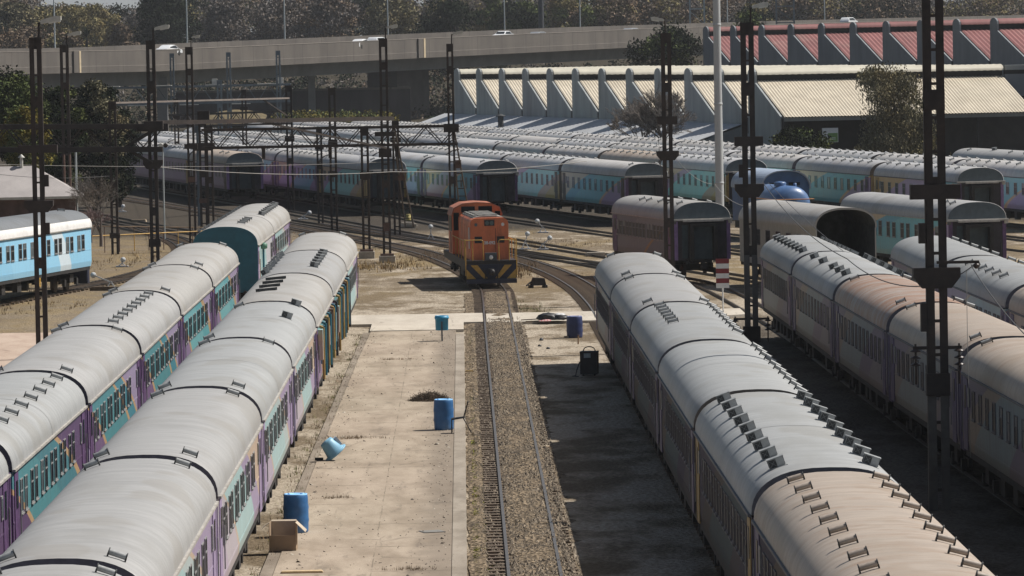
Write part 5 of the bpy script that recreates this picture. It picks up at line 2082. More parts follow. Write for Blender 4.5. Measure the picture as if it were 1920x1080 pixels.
def drum(px, py, z, label, mat, r=.29, h=.9, lid=True, dents=0):
    q = P(px, py, z)
    t = thing('barrel', label, 'barrel', (q.x, q.y + r, z), 0)
    b = MB()
    pr = [(r * .93, 0), (r, .03)]
    for k in range(1, 12):
        zz = h * k / 12
        rib = .012 if k in (4, 8) else 0
        pr.append((r * (1 + .035 * math.sin(math.pi * k / 12)) + rib, zz))
    pr += [(r, h - .03), (r * .96, h)]
    b.lathe(pr, n=28)
    b.build('shell', mat, t)
    b = MB()
    b.lathe([(r * .95, h), (r * .97, h + .025), (r * .88, h + .028), (r * .86, h + .008), (.02, h + .008)], n=28)
    lidm = M('lid_' + mat.name, [min(1, c * 2.2 + .06) for c in (mat.node_tree.nodes['Principled BSDF'].inputs[0].default_value[:3] if False else ((.10, .24, .45) if mat is DRUMB else (.06, .075, .16)))], .5, .1, 3)
    l = b.build('lid', lidm, t)
    b = MB()
    b.lathe([(.05, 0), (.05, .03), (.01, .035)], (r * .55, 0, h + .01), 10)
    b.lathe([(.035, 0), (.035, .025), (.01, .03)], (-r * .55, .05, h + .01), 10)
    b.build('bung', lidm, l)
    return t


drum(555, 1000, -.02, 'blue plastic barrel right behind the open cardboard box', DRUMB)
drum(832.5, 807, -.02, 'blue plastic barrel standing in the middle of the walkway beside the broken chair', DRUMB)
d3 = drum(1078, 634, -.12, 'dark navy barrel on the gravel near the rubbish heap', DRUMN, .31, .84)

# litter bin on a post
q = P(829, 639, -.02)
t = thing('litter_bin', 'bright blue litter bin held on a thin post by the concrete crossing', 'bin', (q.x, q.y, -.02))
b = MB()
b.lathe([(.235, 0), (.25, .02), (.26, .45), (.285, .46), (.285, .52), (.27, .53), (.27, .58), (.25, .58), (.24, .1), (.02, .08)], (0, .0, .42), 24)
b.build('bucket', BINB, t)
b = MB()
b.box(-.03, .03, -.31, -.28, .0, .82)
b.build('post', M('bin_post', (.06, .08, .10), .6), t)
b = MB()
b.box(-.26, -.2, -.295, -.26, .86, .9)
b.box(-.03, .03, -.315, -.255, .78, .86)
b.build('bracket', BINB, t)
# tipped bin
q = P(622, 866, -.05)
t = thing('tipped_bin', 'light blue bin tipped over at the left edge of the walkway', 'bin', (q.x, q.y + .2, -.02))
b = MB()
b.lathe([(.30, 0), (.31, .04), (.27, .06), (.20, .40), (.185, .44), (.02, .46)], (0, 0, 0), 24)
o = b.build('bucket', BINP, t)
o.location = (.12, 0, .20)
o.rotation_euler = (0, math.radians(-40), math.radians(12))
b = MB()
b.lathe([(.31, 0), (.35, .015), (.35, .05), (.30, .06)], (0, 0, -.02), 24)
o2 = b.build('rim', BINP, o)
b = MB()
b.box(.22, .30, -.09, .09, .10, .36)
b.box(.24, .285, -.06, .06, .13, .33)
b.build('latch', M('latch_pale', (.35, .42, .5), .5), o)
b = MB()
b.box(-.48, -.24, -.05, .05, .0, .08)
b.build('hinge_arm', LBLACK, t)

# open cardboard box
CARD = M('cardboard', (.30, .215, .14), .9, .12, 3, dirt=(.2, .15, .1), dirtamt=.3)
CARDI = M('cardboard_inside', (.45, .38, .29), .9, .08, 3)
q = P(530, 1034, -.03)
t = thing('cardboard_box', 'open cardboard box with its flaps up in front of a blue barrel', 'box', (q.x, q.y + .02, -.03), math.radians(-3))
b = MB()
w, dpt, h = .31, .5, .66
for (x0, x1, y0, y1) in ((-w, w, 0, .012), (-w, w, dpt - .012, dpt), (-w, -w + .012, .013, dpt - .013), (w - .012, w, .013, dpt - .013)):
    b.box(x0, x1, y0, y1, 0, h * .56 if (y0 == 0) else h, 0)
b.box(-w, w, 0, dpt, -.005, .004, 0)
b.add([(-w + .013, dpt - .013, .05), (w - .013, dpt - .013, .05), (w - .013, dpt - .013, h), (-w + .013, dpt - .013, h)], [(0, 1, 2, 3)], 1)
b.build('carton', [CARD, CARDI], t)
for (vs_, nm) in (([(w, .02, h), (w, dpt - .02, h), (w + .22, dpt - .05, h - .2), (w + .22, .03, h - .22)], 'flap'),
                  ([(-w, .02, h), (-w, dpt - .02, h), (-w - .17, dpt - .05, h - .1), (-w - .16, .03, h - .12)], 'flap'),
                  ([(-w, dpt, h), (w, dpt, h), (w - .03, dpt + .05, h + .03), (-w + .03, dpt + .05, h + .03)], 'flap')):
    b = MB()
    b.add(vs_ + [(x, y, z - .012) for x, y, z in vs_], [(0, 1, 2, 3), (7, 6, 5, 4), (0, 4, 5, 1), (1, 5, 6, 2), (2, 6, 7, 3), (3, 7, 4, 0)])
    b.build(nm, CARDI, t)

# broken chair
q = P(858, 812, -.02)
t = thing('broken_chair', 'black broken chair tilted at the walkway kerb beside the blue barrel', 'chair', (q.x, q.y, -.02))
b = MB()
b.prism([(-.18, .40), (.22, .46), (.23, .49), (-.18, .45)], 'y', -.2, .2)
b.build('seat', LBLACK, t)
b = MB()
b.bar((.20, 0, .5), (.33, 0, .95), .035, .3, up=(0, 1, 0))
b.build('backrest', LBLACK, t)
for (p_, q_) in (((-.17, -.17, .42), (-.18, -.18, 0)), ((.18, -.17, .45), (.42, -.18, .02)), ((.18, .17, .45), (.40, .18, .0)), ((-.17, .17, .42), (-.16, .3, 0))):
    b = MB()
    b.tube(p_, q_, .016, 6)
    b.build('leg', LBLACK, t)

# brush heap: one pile of raked twigs
q = P(805, 752, -.02)
b = MB()
r = random.Random(3)
for k in range(1500):
    a = r.uniform(0, 6.28)
    rr = .62 * math.sqrt(r.random())
    hh = max(0, .30 * (1 - (rr / .62) ** 1.5))
    z = r.random() ** .7 * hh
    p_ = Vector((rr * math.cos(a), rr * math.sin(a) * .9, z + .01))
    d_ = Vector((r.gauss(0, 1), r.gauss(0, 1), r.gauss(.15, .35))).normalized() * r.uniform(.06, .2)
    e = p_ + d_
    e.z = max(.005, e.z)
    b.bar(p_, e, .008, .008)
BRUSH = M('brush_twigs', (.09, .065, .045), .9, .5, 6)
tag(b.build('brush_heap', BRUSH, fix=False), 'low heap of raked brown twigs on the walkway behind a blue barrel', 'brush heap').location = (q.x, q.y + .3, -.02)

# heap of rubbish
q = P(1035, 603, -.01)
t = thing('rubbish_heap', 'heap of dark sacks and red striped cloth beside the navy barrel', 'rubbish', (q.x, q.y + .3, 0))


def blob(name, c, rx, ry, rz, mat, seed, parent=t, sub=3):
    import bmesh
    bm = bmesh.new()
    bmesh.ops.create_icosphere(bm, subdivisions=sub, radius=1)
    for v in bm.verts:
        k = 1 + .35 * noise_(v.co * 1.7 + Vector((seed * 7, 0, 0))) + .12 * noise_(v.co * 5 + Vector((0, seed * 3, 0)))
        v.co = Vector((v.co.x * rx * k, v.co.y * ry * k, max(-.3, v.co.z) * rz * k))
    me = bpy.data.meshes.new(name)
    bm.to_mesh(me)
    bm.free()
    me.materials.append(mat)
    for p_ in me.polygons:
        p_.use_smooth = True
    return link(name, me, parent, c)


from mathutils import noise as _mn


def noise_(v):
    return _mn.noise(v)


SACK = M('sack_black', (.025, .025, .027), .5, .4, 4)
blob('sack', (-.15, .1, .12), .42, .35, .22, SACK, 1)
blob('sack', (.35, .0, .10), .36, .3, .17, SACK, 2)
blob('plastic_sheet', (.30, .25, .19), .28, .2, .12, M('sheet_white', (.5, .5, .5), .5), 3)
b = MB()
b.add([(-.55, -.35, .02), (-.05, -.42, .02), (.0, -.1, .09), (-.42, -.02, .11), (-.28, -.25, .1)], [(0, 1, 4), (1, 2, 4), (2, 3, 4), (3, 0, 4)])
STR, nts, bs = nodes('cloth_striped')
wv = N(nts, 'ShaderNodeTexWave', Scale=5.0)
nts.links.new(coords(nts), wv.inputs['Vector'])
nts.links.new(mixc(nts, (.45, .04, .05), (.6, .55, .52), smooth(nts, wv.outputs['Fac'], .4, .6)), bs.inputs['Base Color'])
b.build('striped_cloth', STR, t)
b = MB()
b.bar((-1.3, .1, .06), (-.5, .0, .1), .05, .04)
b.bar((-1.1, -.25, .02), (-.4, -.2, .03), .12, .03)
b.build('plank', SLP, t)

# black welding machine
q = P(1106, 705, -.12)
t = thing('welding_machine', 'black box machine with a carrying handle in the shade beside the right train', 'machine', (q.x, q.y + .3, -.12), math.radians(-8))
b = MB()
b.box(-.30, .30, -.3, .3, .06, .82)
b.box(-.31, .31, -.31, .31, .82, .86)
b.build('casing', M('machine_black', (.022, .022, .024), .6, .3, 4), t)
b = MB()
b.box(-.16, .08, -.308, -.302, .64, .80)
b.build('control_panel', M('panel_pale', (.30, .36, .38), .5), t)
b = MB()
ps = [(-.22, 0, .86)] + [(-.2 * math.cos(math.pi * k / 8), 0, .90 + .12 * math.sin(math.pi * k / 8)) for k in range(9)] + [(.22, 0, .86)]
b.path(ps, .018, 8)
b.build('handle', LBLACK, t)
b = MB()
b.path([(-.32, -.2, .5), (-.42, -.3, .2), (-.45, -.4, .03), (-.55, -.6, .02), (-.3, -.8, .02)], .02, 6)
b.build('cable', LBLACK, t)
for x in (-.2, .2):
    b = MB()
    b.lathe([(.02, -.03), (.06, -.03), (.06, .03), (.02, .03)], (x, -.2, .06), 10, 0, 'x')
    b.build('castor', LBLACK, t)
# dark point machine by the track
q = P(1010, 540, -.12)
t = thing('point_machine', 'small dark rusty point machine on the gravel right of the locomotive', 'machine', (q.x, q.y, -.12), math.radians(8))
b = MB()
b.prism([(-.36, .12), (.38, .12), (.30, .46), (-.22, .5)], 'y', 0, .5)
b.build('casing', M('point_dark', (.035, .028, .025), .8, .4, 4), t)
for x in (-.34, .34):
    b = MB()
    b.box(x - .09, x + .09, -.05, .55, 0, .13)
    b.build('foot', LBLACK, t)
b = MB()
b.tube((-.36, .1, .3), (-.6, .0, .12), .04, 6)
b.build('rod', LBLACK, t)

# white point levers
WHL = M('lever_white', (.62, .63, .64), .5, .08, 5, dirt=(.3, .28, .26), dirtamt=.3)
DISC = M('disc_pale', (.50, .55, .58), .4, .05, 5)
for (px, py, hpx, dx, lb) in ((808, 451, 30, .0, 'white upright point lever left of the locomotive cab'), (985, 467, 33, .12, 'white point lever with round disc just right of the locomotive'),
                              (1018, 468, 25, .35, 'white point lever with round disc leaning right, near the left of the concrete slab'), (1018, 436, 25, -.3, 'white point lever with round disc farther back by the stored coaches'),
                              (208, 541, 30, -.75, 'white point lever with round disc lying low beside the outer left train'), (229, 500, 15, .05, 'short white point lever on the brown grass beyond the outer left train'),
                              (568, 411, 14, .4, 'small white point lever behind the lavender coach at the track throat'), (228, 397, 12, .1, 'small white point lever beside the dead shrubs at left')):
    q = P(px, py, -.1)
    s = F / q.y
    h = hpx / s
    t = thing('point_lever', lb, 'point lever', (q.x, q.y, -.1), 0, 'white point levers')
    b = MB()
    for x in (-.22, .22):
        b.bar((x, 0, 0), (0, 0, h * .45), .06, .06)
    b.box(-.34, .34, -.12, .12, 0, .05)
    b.build('stand', WHL, t)
    b = MB()
    b.bar((0, 0, h * .4), (dx, 0, h * .8), .06, .06)
    b.build('lever', WHL, t)
    b = MB()
    b.lathe([(.04, -.03), (.14, -.03), (.15, 0), (.14, .03), (.04, .03)], (dx * 1.15, 0, h * .86), 16, 0, 'y')
    b.lathe([(.02, -.045), (.09, -.045), (.09, -.031), (.02, -.031)], (dx * 1.15, 0, h * .86), 16, 1, 'y')
    b.build('disc', [WHL, DISC], t)
    b = MB()
    b.box(-.6, .6, -.3, .25, -.09, -.01)
    b.build('base_timber', DARK, t)

# red and white striped sign
q = P(1356, 592, -.1)
t = thing('striped_sign', 'red and white striped board on a thin white post between the right trains', 'sign', (q.x, q.y, -.1))
top = PY(1357, 485, q.y).z + .1
bot = PY(1357, 540, q.y).z + .1
b = MB()
b.tube((0, .03, 0), (0, .03, top - .02), .03, 8)
b.build('post', WHITEP, t)
b = MB()
for k in range(6):
    z1 = top - (top - bot) * k / 6
    b.box(-.28, .28, -.02, -.005, z1 - (top - bot) / 6, z1, 1 if k % 2 == 0 else 0)
b.build('board', [WHITEP, M('sign_maroon', (.20, .025, .03), .5, .1)], t)

# yellow drum and concrete blocks, slabs and planks
def block(name, px, py, sx, sy, sz, label, cat, mat, rz=0.0, z=-.12, bev=.03):
    import bmesh
    q = P(px, py, z)
    bm = bmesh.new()
    bmesh.ops.create_cube(bm, size=1)
    for v in bm.verts:
        v.co = Vector((v.co.x * sx * (.94 if v.co.z > 0 else 1), v.co.y * sy, (v.co.z + .5) * sz))
    bmesh.ops.bevel(bm, geom=bm.edges[:], offset=min(bev, sz * .3), segments=2, affect='EDGES')
    for v in bm.verts:
        v.co += Vector((_mn.noise(v.co * 4), _mn.noise(v.co * 4 + Vector((9, 0, 0))), 0)) * bev * .5
    me = bpy.data.meshes.new(name)
    bm.to_mesh(me)
    bm.free()
    me.materials.append(mat)
    o = link(name, me, None, (q.x, q.y + sy / 2, z), rz)
    return tag(o, label, cat)


block('concrete_block', 765, 428, 1.15, .8, .38, 'rounded concrete footing carrying the yellow drum at the strut foot', 'concrete block', FOOT, 0, -.12, .12)
q = P(766, 425, -.12)
t = thing('yellow_drum', 'short dull yellow drum standing on a concrete footing by the leaning strut', 'drum', (q.x, q.y + .5, .27))
b = MB()
b.lathe([(.15, 0), (.16, .02), (.165, .17), (.155, .175), (.16, .36), (.15, .38), (.02, .385)], n=18)
b.build('shell', M('drum_yellow', (.40, .33, .10), .6, .15, 4), t)
b = MB()
b.lathe([(.165, 0), (.17, .02), (.16, .04), (.02, .045)], (0, 0, .375), 18)
b.build('lid', M('drum_yellow_lid', (.45, .38, .15), .6, .1, 4), t)
block('concrete_block', 1117, 481, 1.1, .6, .22, 'pale concrete slab lying on the dirt left of the brown grey coach', 'concrete block', FOOT, .05)
block('steel_plate', 810, 999, .55, .5, .02, 'thin grey plate lying flat on the walkway near the bottom', 'plate', M('plate_grey', (.19, .185, .17), .7, .2, 4), .3, -.02, .005)
block('plank', 566, 1075, .95, .22, .05, 'pale broken plank across the left of the walkway at the bottom', 'plank', M('plank_pale', (.52, .40, .24), .85, .15, 4), .04, -.02, .01)
block('wood_piece', 1025, 842, .13, .3, .08, 'small pale wooden block beside the right rail at the shade edge', 'wood', M('wood_pale', (.5, .4, .28), .85), .3, -.1, .01)
block('wood_piece', 880, 697, .28, .1, .05, 'short yellowish stick across the walkway kerb', 'wood', M('wood_yellow', (.5, .36, .15), .85), .05, .0, .01)
block('brick', 1063, 634, .22, .12, .09, 'pale brick at the foot of the navy barrel', 'brick', M('brick_pale', (.45, .35, .24), .85), .2, -.12, .01)
block('sleeper_pile', 230, 545, 3.4, .3, .2, 'old timber sleeper lying on the brown grass behind the outer left train', 'sleeper', SLP, math.radians(-15), -.12, .02)
block('sleeper_pile', 260, 417, 1.1, .3, .2, 'pale timber offcuts lying on straw near the yellow pipe rail', 'timber', M('timber_pale', (.34, .27, .19), .85, .2, 3), -.2, -.12, .02)
for (px, py, w, lb) in ((1015, 639, .16, 'dark stone lump on the gravel left of the navy barrel'), (1012, 650, .12, 'small dark lump below the stone on the gravel'), (1028, 655, .12, 'dark lump nearest the shade on the gravel'),
                        (1042, 470, .22, 'small dark cone of ballast beside the point levers')):
    q = P(px, py, -.13)
    tag(blob('rubble', (q.x, q.y, -.10), w * .6, w * .6, w * .55, SACK, px, None, 2), lb, 'rubble')
q = P(1082, 640, -.12)
t = thing('rusty_stake', 'short rusty stake in front of the navy barrel', 'stake', (1.0 * q.x, q.y - 2, -.13))
b = MB()
b.tube((0, 0, 0), (.01, 0, .34), .03, 8)
b.build('shaft', M('stake_tan', (.25, .16, .09), .8), t)
b = MB()
b.lathe([(.0, 0), (.045, .0), (.045, .04), (.0, .045)], (.01, 0, .335), 8)
b.build('head', RUSTP, t)

# yellow pipe rail on the left
yl = thing('pipe_rail_fence', 'low fence of two yellow and brown pipe rails left of the teal ended coach', 'fence', (0, 0, 0))
for (y0, y1, m_, nm) in ((443, 433, YELLOW, 'top_rail'), (424, 427, M('pipe_brown', (.16, .10, .05), .7), 'back_rail')):
    a, c = PY(168, y0, 300 if m_ is YELLOW else 325), PY(388, y1, 306 if m_ is YELLOW else 328)
    b = MB()
    b.tube(a, c, .035, 8)
    b.build(nm, m_, yl)
    for k in range(9):
        p_ = a.lerp(c, k / 8)
        b = MB()
        b.tube((p_.x, p_.y, -.12), p_, .03, 6)
        b.build('post', m_ if k % 3 == 0 else RUSTP, yl)

# hut roof at the far left
q = PY(40, 370, 300)
hut = thing('hut', 'low brick hut with faded pink hipped sheet roof behind the sky blue coach', 'hut', (PY(28, 340, 300).x, 300, -.12), math.radians(4))
PINKR = M('hut_roof_pink', (.33, .305, .295), .7, .12, .8, dirt=(.3, .22, .2), dirtamt=.4)
b = MB()
ez, rz_ = PY(28, 372, 296).z + .12, PY(28, 312, 300).z + .12
wx = 4.0
b.add([(-wx - 1.5, -2.6, ez), (wx, -2.6, ez), (wx, 3.2, ez), (-wx - 1.5, 3.2, ez), (-wx + 1.0, .3, rz_), (wx - 2.9, .3, rz_)], [(0, 1, 5, 4), (1, 2, 5), (2, 3, 4, 5), (3, 0, 4), (3, 2, 1, 0)])
b.build('roof', PINKR, hut)
b = MB()
b.box(-wx - 1.2, wx - .5, -2.1, 2.8, 0, ez - .1)
b.build('wall', M('hut_brick', (.10, .065, .06), .9, .3, 1.5), hut)
b = MB()
b.box(-3.0, -2.2, -2.13, -2.08, 0, 2.0)
b.build('door', LBLACK, hut)
for x in (-.9, 1.6):
    b = MB()
    b.box(x, x + .8, -2.13, -2.08, 1.0, 1.9)
    b.build('window', GLASS, hut)
b = MB()
b.box(-wx - 1.55, wx + .05, -2.68, -2.6, ez - .12, ez + .03)
b.build('gutter', LAMPG, hut)
b = MB()
b.tube((.4, .2, rz_ - .3), (.4, .2, rz_ + .5), .1, 10)
b.lathe([(.02, .2), (.2, .02), (.2, 0)], (.4, .2, rz_ + .5), 10)
b.build('flue', LAMPG, hut)
# ------------------------------------------------------------------ vegetation
LD = leaf_mat('leaf_dark_evergreen', (.016, .022, .013), .45)
LG = leaf_mat('leaf_green', (.075, .095, .036), .5)
LO = leaf_mat('leaf_olive', (.17, .15, .075), .45)
LY = leaf_mat('leaf_yellow_green', (.135, .12, .032), .5)
LB = leaf_mat('leaf_brown', (.145, .112, .083), .45)
LP = leaf_mat('twig_grey', (.135, .123, .116), .4)
LW = leaf_mat('leaf_weeping', (.14, .128, .08), .5)
BARK = M('bark', (.05, .038, .03), .9, .3, 2)
BARKP = M('bark_pale', (.16, .13, .115), .9, .3, 2)


def leaves(b, c, rad, n, size, r, mi=0, shell=.5, long=1.0, down=0.0):
    for i in range(n):
        d = Vector((r.gauss(0, 1), r.gauss(0, 1), r.gauss(0, 1))).normalized()
        k = shell + (1 - shell) * r.random()
        p = c + Vector((d.x * rad[0], d.y * rad[1], d.z * rad[2])) * k
        a = Vector((r.gauss(0, 1), r.gauss(0, 1), r.gauss(0, 1) - down * 3)).normalized()
        t = a.cross(Vector((r.gauss(0, 1), r.gauss(0, 1), r.gauss(0, 1)))).normalized()
        s = size * r.uniform(.6, 1.3)
        a *= s * long
        t *= s * .55
        b.add([p - a, p + t * .9 - a * .1, p + a, p - t * .9 + a * .1], [(0, 1, 2, 3)], mi)


def limb(b, p, q, r0, r1, r, n=4, mi=0):
    pts = [p.lerp(q, k / n) + Vector((r.gauss(0, .06), r.gauss(0, .06), 0)) * (q - p).length * (0 < k < n) for k in range(n + 1)]
    for k in range(n):
        b.tube(pts[k], pts[k + 1], r0 + (r1 - r0) * k / n, 6, r0 + (r1 - r0) * (k + 1) / n, mi, False)
    return pts


def tree(name, label, x, y, z, H, W, mats, leaf=.2, n=4200, seed=1, base=.28, nclump=26, style='round', trunk=None, group=None, cat='tree', parent=None, long=1.0):
    r = random.Random(seed)
    root = thing(name, label, cat, (x, y, z), 0, group)
    t = MB()
    top = Vector((r.gauss(0, .03) * H, r.gauss(0, .03) * H, H * .72))
    limb(t, Vector((0, 0, 0)), top, .028 * H + .04, .008 * H, r)
    c = MB()
    per = max(4, n // nclump)
    for k in range(nclump):
        u = r.random()
        if style == 'round':
            zc = H * (base + (1 - base) * (.08 + .84 * u))
            env = math.sin(math.pi * min(1, max(.02, (u * .86 + .1)))) ** .6
        elif style == 'cone':
            zc = H * (base + (1 - base) * u)
            env = 1.05 - u * .85
        else:
            zc = H * (base + (1 - base) * u)
            env = .85 + .25 * r.random() - .35 * u
        a = r.uniform(0, 6.28)
        rr = W * .5 * env * math.sqrt(r.random()) * .82
        cc = Vector((rr * math.cos(a), rr * math.sin(a), zc))
        s = W * r.uniform(.11, .22)
        if k % 2 == 0:
            limb(t, Vector((top.x * zc / H * .7, top.y * zc / H * .7, zc * .62)), cc, .008 * H, .002 * H, r, 3)
        leaves(c, cc, (s, s, s * .8), per, leaf, r, r.randrange(len(mats)), .35, long, .8 if style == 'weep' else 0)
        if style == 'weep':
            for q in range(6):
                e = cc + Vector((r.gauss(0, s * .6), r.gauss(0, s * .6), 0))
                for w in range(8):
                    leaves(c, e - Vector((0, 0, w * leaf * 1.1)), (leaf * .5, leaf * .5, leaf * .4), 2, leaf * .8, r, 0, .3, 1.5, 1)
    t.build('trunk', trunk or BARK, root, fix=False)
    c.build('crown', mats, root, fix=False)
    return root


RMIN = [.016]


def twigs(b, p, d, L, rad, r, depth, mi=0):
    q = p + d * L
    b.tube(p, q, max(rad, RMIN[0]), 4 if depth < 3 else 3, max(RMIN[0] * .8, rad * .65), mi, False)
    if depth >= 5:
        return
    k = 3 if depth < 4 else 4
    for i in range(k):
        nd_ = (d + Vector((r.gauss(0, .48), r.gauss(0, .48), r.gauss(.12, .3)))).normalized()
        twigs(b, p.lerp(q, r.uniform(.55, 1)), nd_, L * r.uniform(.62, .85), rad * .58, r, depth + 1, mi)


def bare_tree(name, label, x, y, z, H, seed, mat=None, group=None, spread=1.0, limbs=9):
    r = random.Random(seed)
    root = thing(name, label, 'tree', (x, y, z), 0, group)
    t = MB()
    t.tube((0, 0, 0), (0, 0, H * .16), H * .022, 8, H * .018, 0, False)
    t.build('trunk', BARKP, root, fix=False)
    c = MB()
    for k in range(limbs):
        d = Vector((r.gauss(0, .55) * spread, r.gauss(0, .5) * spread, 1)).normalized()
        twigs(c, Vector((0, 0, H * .13)), d, H * .27, H * .011, r, 0)
    c.build('crown', mat or LP, root, fix=False)
    return root


def tree_px(fn, name, label, px, pbase, ptop, pw, Y, **k):
    a, c = PY(px, pbase, Y), PY(px, ptop, Y)
    if fn is bare_tree:
        return bare_tree(name, label, a.x, Y, a.z, c.z - a.z, **k)
    return tree(name, label, a.x, Y, a.z, c.z - a.z, pw * Y / F, **k)


# near and middle distance
tree_px(tree, 'evergreen_tree', 'rounded dark green tree at the left photo edge under the viaduct', 20, 345, 138, 190, 355, mats=[LG, LG, LG, LD], leaf=.13, n=20000, seed=4, base=.2, nclump=60)
tree_px(tree, 'flowering_bush', 'yellow green bush in front of the rounded dark tree at left', 52, 330, 200, 130, 335, mats=[LY, LY, LG], leaf=.10, n=9000, seed=6, base=.1, nclump=36, cat='bush')
tree_px(tree, 'evergreen_tree', 'dark green tree standing between the two lamp masts at left', 118, 380, 158, 125, 365, mats=[LG, LD, LD], leaf=.13, n=15000, seed=8, base=.12, nclump=50)
tree_px(tree, 'evergreen_tree', 'bushy olive brown tree left of the purple coaches, hiding their far end', 180, 400, 144, 150, 380, mats=[LW, LD, LD, LW, LD], leaf=.13, n=22000, seed=9, base=.08, nclump=64)
tree_px(tree, 'evergreen_tree', 'low dark tree reaching down to the tracks beside the purple coaches', 222, 405, 200, 100, 390, mats=[LD, LW, LD], leaf=.13, n=13000, seed=10, base=.08, nclump=44)
RMIN[0] = .006
tree_px(bare_tree, 'dead_tree', 'thin dead tree with pale stems right of the sky blue coach', 190, 462, 300, 90, 293, seed=12, mat=LP, spread=.6, limbs=4)
tree_px(bare_tree, 'dead_tree', 'low pinkish bare shrub at the end of the sky blue coach', 172, 455, 375, 60, 285, seed=13, mat=leaf_mat('twig_pink', (.17, .125, .125), .3), spread=.8, limbs=4)
RMIN[0] = .016
tree_px(tree, 'weeping_tree', 'tall drooping grey green tree in front of the cream shed roof', 1676, 300, 138, 185, 428, mats=[LW, LW, LW, LO], leaf=.11, n=26000, seed=14, base=.04, nclump=64, style='weep')
tree_px(tree, 'evergreen_bush', 'round dark green bush under the cream shed eave', 1503, 296, 240, 120, 425, mats=[LD, LG], leaf=.13, n=4800, seed=15, base=.02, nclump=26, cat='bush')
tree_px(bare_tree, 'bare_tree', 'grey leafless tree spreading in front of the saw tooth gables', 1245, 285, 140, 150, 440, seed=17, mat=LP, spread=1.15)
tree_px(bare_tree, 'bare_tree', 'smaller grey leafless tree merging into the left of the leafless tree', 1205, 290, 175, 100, 442, seed=18, mat=LP, spread=1.1)
tree_px(tree, 'evergreen_tree', 'dark leafy tree covering the right end of the viaduct parapet', 1252, 155, 50, 150, 640, mats=[LD, LG, LD], leaf=.24, n=8000, seed=19, base=.02, nclump=44)
tree_px(tree, 'evergreen_tree', 'dark green tree crown behind the leftmost red gable', 1400, 110, 22, 90, 660, mats=[LG, LD], leaf=.24, n=4200, seed=20, base=.05, nclump=26)

# hillside beyond the motorway
HT = [  # pixel x, top y, width px, Y, mats, label, style
    (25, 2, 110, 985, [LW, LW, LD], 'grey green tree at the upper left photo corner', 'round'),
    (135, 12, 130, 1000, [LO, LO, LO], 'olive tree right of the upper left corner tree', 'round'),
    (185, 12, 105, 1020, [LO, LO, LO], 'pale olive tree under the gap of sky', 'round'),
    (40, 45, 130, 905, [LB, LB], 'russet shrub above the left end of the parapet', 'round'),
    (120, 62, 110, 900, [LB, LO], 'russet scrub left of the palm', 'round'),
    (232, 44, 66, 905, [LB, LB], 'russet shrub left of the big dark tree', 'round'),
    (305, -12, 150, 930, [LD, LD, LD], 'big dark tree above the leftmost white car', 'round'),
    (430, -6, 130, 975, [LP, LP, LP], 'grey brown tree right of the big dark tree', 'round'),
    (520, -12, 150, 965, [LP, LP, LP], 'purple grey tree behind the second lamp post', 'round'),
    (620, -10, 140, 960, [LP, LB, LP], 'dull grey tree mid slope left of the olive one', 'round'),
    (738, -10, 130, 985, [LW, LO, LW], 'olive grey tree behind the lamp post left of the round dark tree', 'round'),
    (848, -4, 142, 900, [LD, LD], 'broad round dark tree above the motorway', 'round'),
    (922, -14, 70, 985, [LG, LG, LO], 'lighter green tree beside the round dark tree', 'round'),
    (968, 2, 110, 950, [LD, LG], 'dark shrubbery right of the round dark tree', 'round'),
    (1065, -10, 110, 1000, [LG, LB, LO], 'mixed green brown tree right of the thick dark post', 'round'),
    (1150, -12, 130, 1005, [LB, LB, LO], 'brown leaved tree above the two estate cars', 'round'),
    (1250, -10, 150, 1010, [LB, LP, LO], 'brown grey tree behind the twin lamp mast', 'round'),
    (1420, 10, 90, 930, [LD, LO], 'dark tree between the sign frames above the red shed', 'round'),
    (1510, -10, 140, 1010, [LP, LB, LO], 'grey brown tree right of the second sign frame', 'round'),
    (1660, -12, 180, 1010, [LP, LD, LB], 'dusky tree above the white car over the red shed', 'round'),
    (1830, -12, 190, 1020, [LO, LB, LP], 'olive brown tree at the upper right photo corner', 'round')]
for i, (px, pt, w, Y, mats, lb, st) in enumerate(HT):
    a = PY(px, 130, Y)
    tp = PY(px, pt, Y)
    z0 = hill(a.x, Y) - .3
    z0 = min(z0, tp.z - 4)
    tree('hillside_tree', lb, a.x, Y, z0, tp.z - z0, w * Y / F * 1.08, mats, leaf=.32, n=13500 if mats[0] is LD else 9500, seed=40 + i, base=.0 if tp.z - z0 < 9 else .06, nclump=46, group='trees on the hillside', style=st)
# palm
a = PY(163, 92, 880)
pt_ = thing('palm_tree', 'small palm with spiky fronds above the parapet at left', 'tree', (a.x, 880, hill(a.x, 880)))
H_ = PY(163, 70, 880).z - hill(a.x, 880)
b = MB()
b.tube((0, 0, 0), (0, 0, H_), .3, 8, .22)
b.build('trunk', BARK, pt_)
b = MB()
r = random.Random(2)
for k in range(46):
    az, el = r.uniform(0, 6.28), r.uniform(-.3, 1.4)
    d = Vector((math.cos(az) * math.cos(el), math.sin(az) * math.cos(el), math.sin(el)))
    L = r.uniform(1.6, 2.4)
    side = d.cross(Vector((0, 0, 1))).normalized() * .16
    c0 = Vector((0, 0, H_))
    c1, c2 = c0 + d * L * .6, c0 + d * L - Vector((0, 0, .35))
    b.add([c0 - side * .3, c0 + side * .3, c1 + side, c1 - side, c2], [(0, 1, 2, 3), (3, 2, 4)])
b.build('fronds', LD, pt_, fix=False)

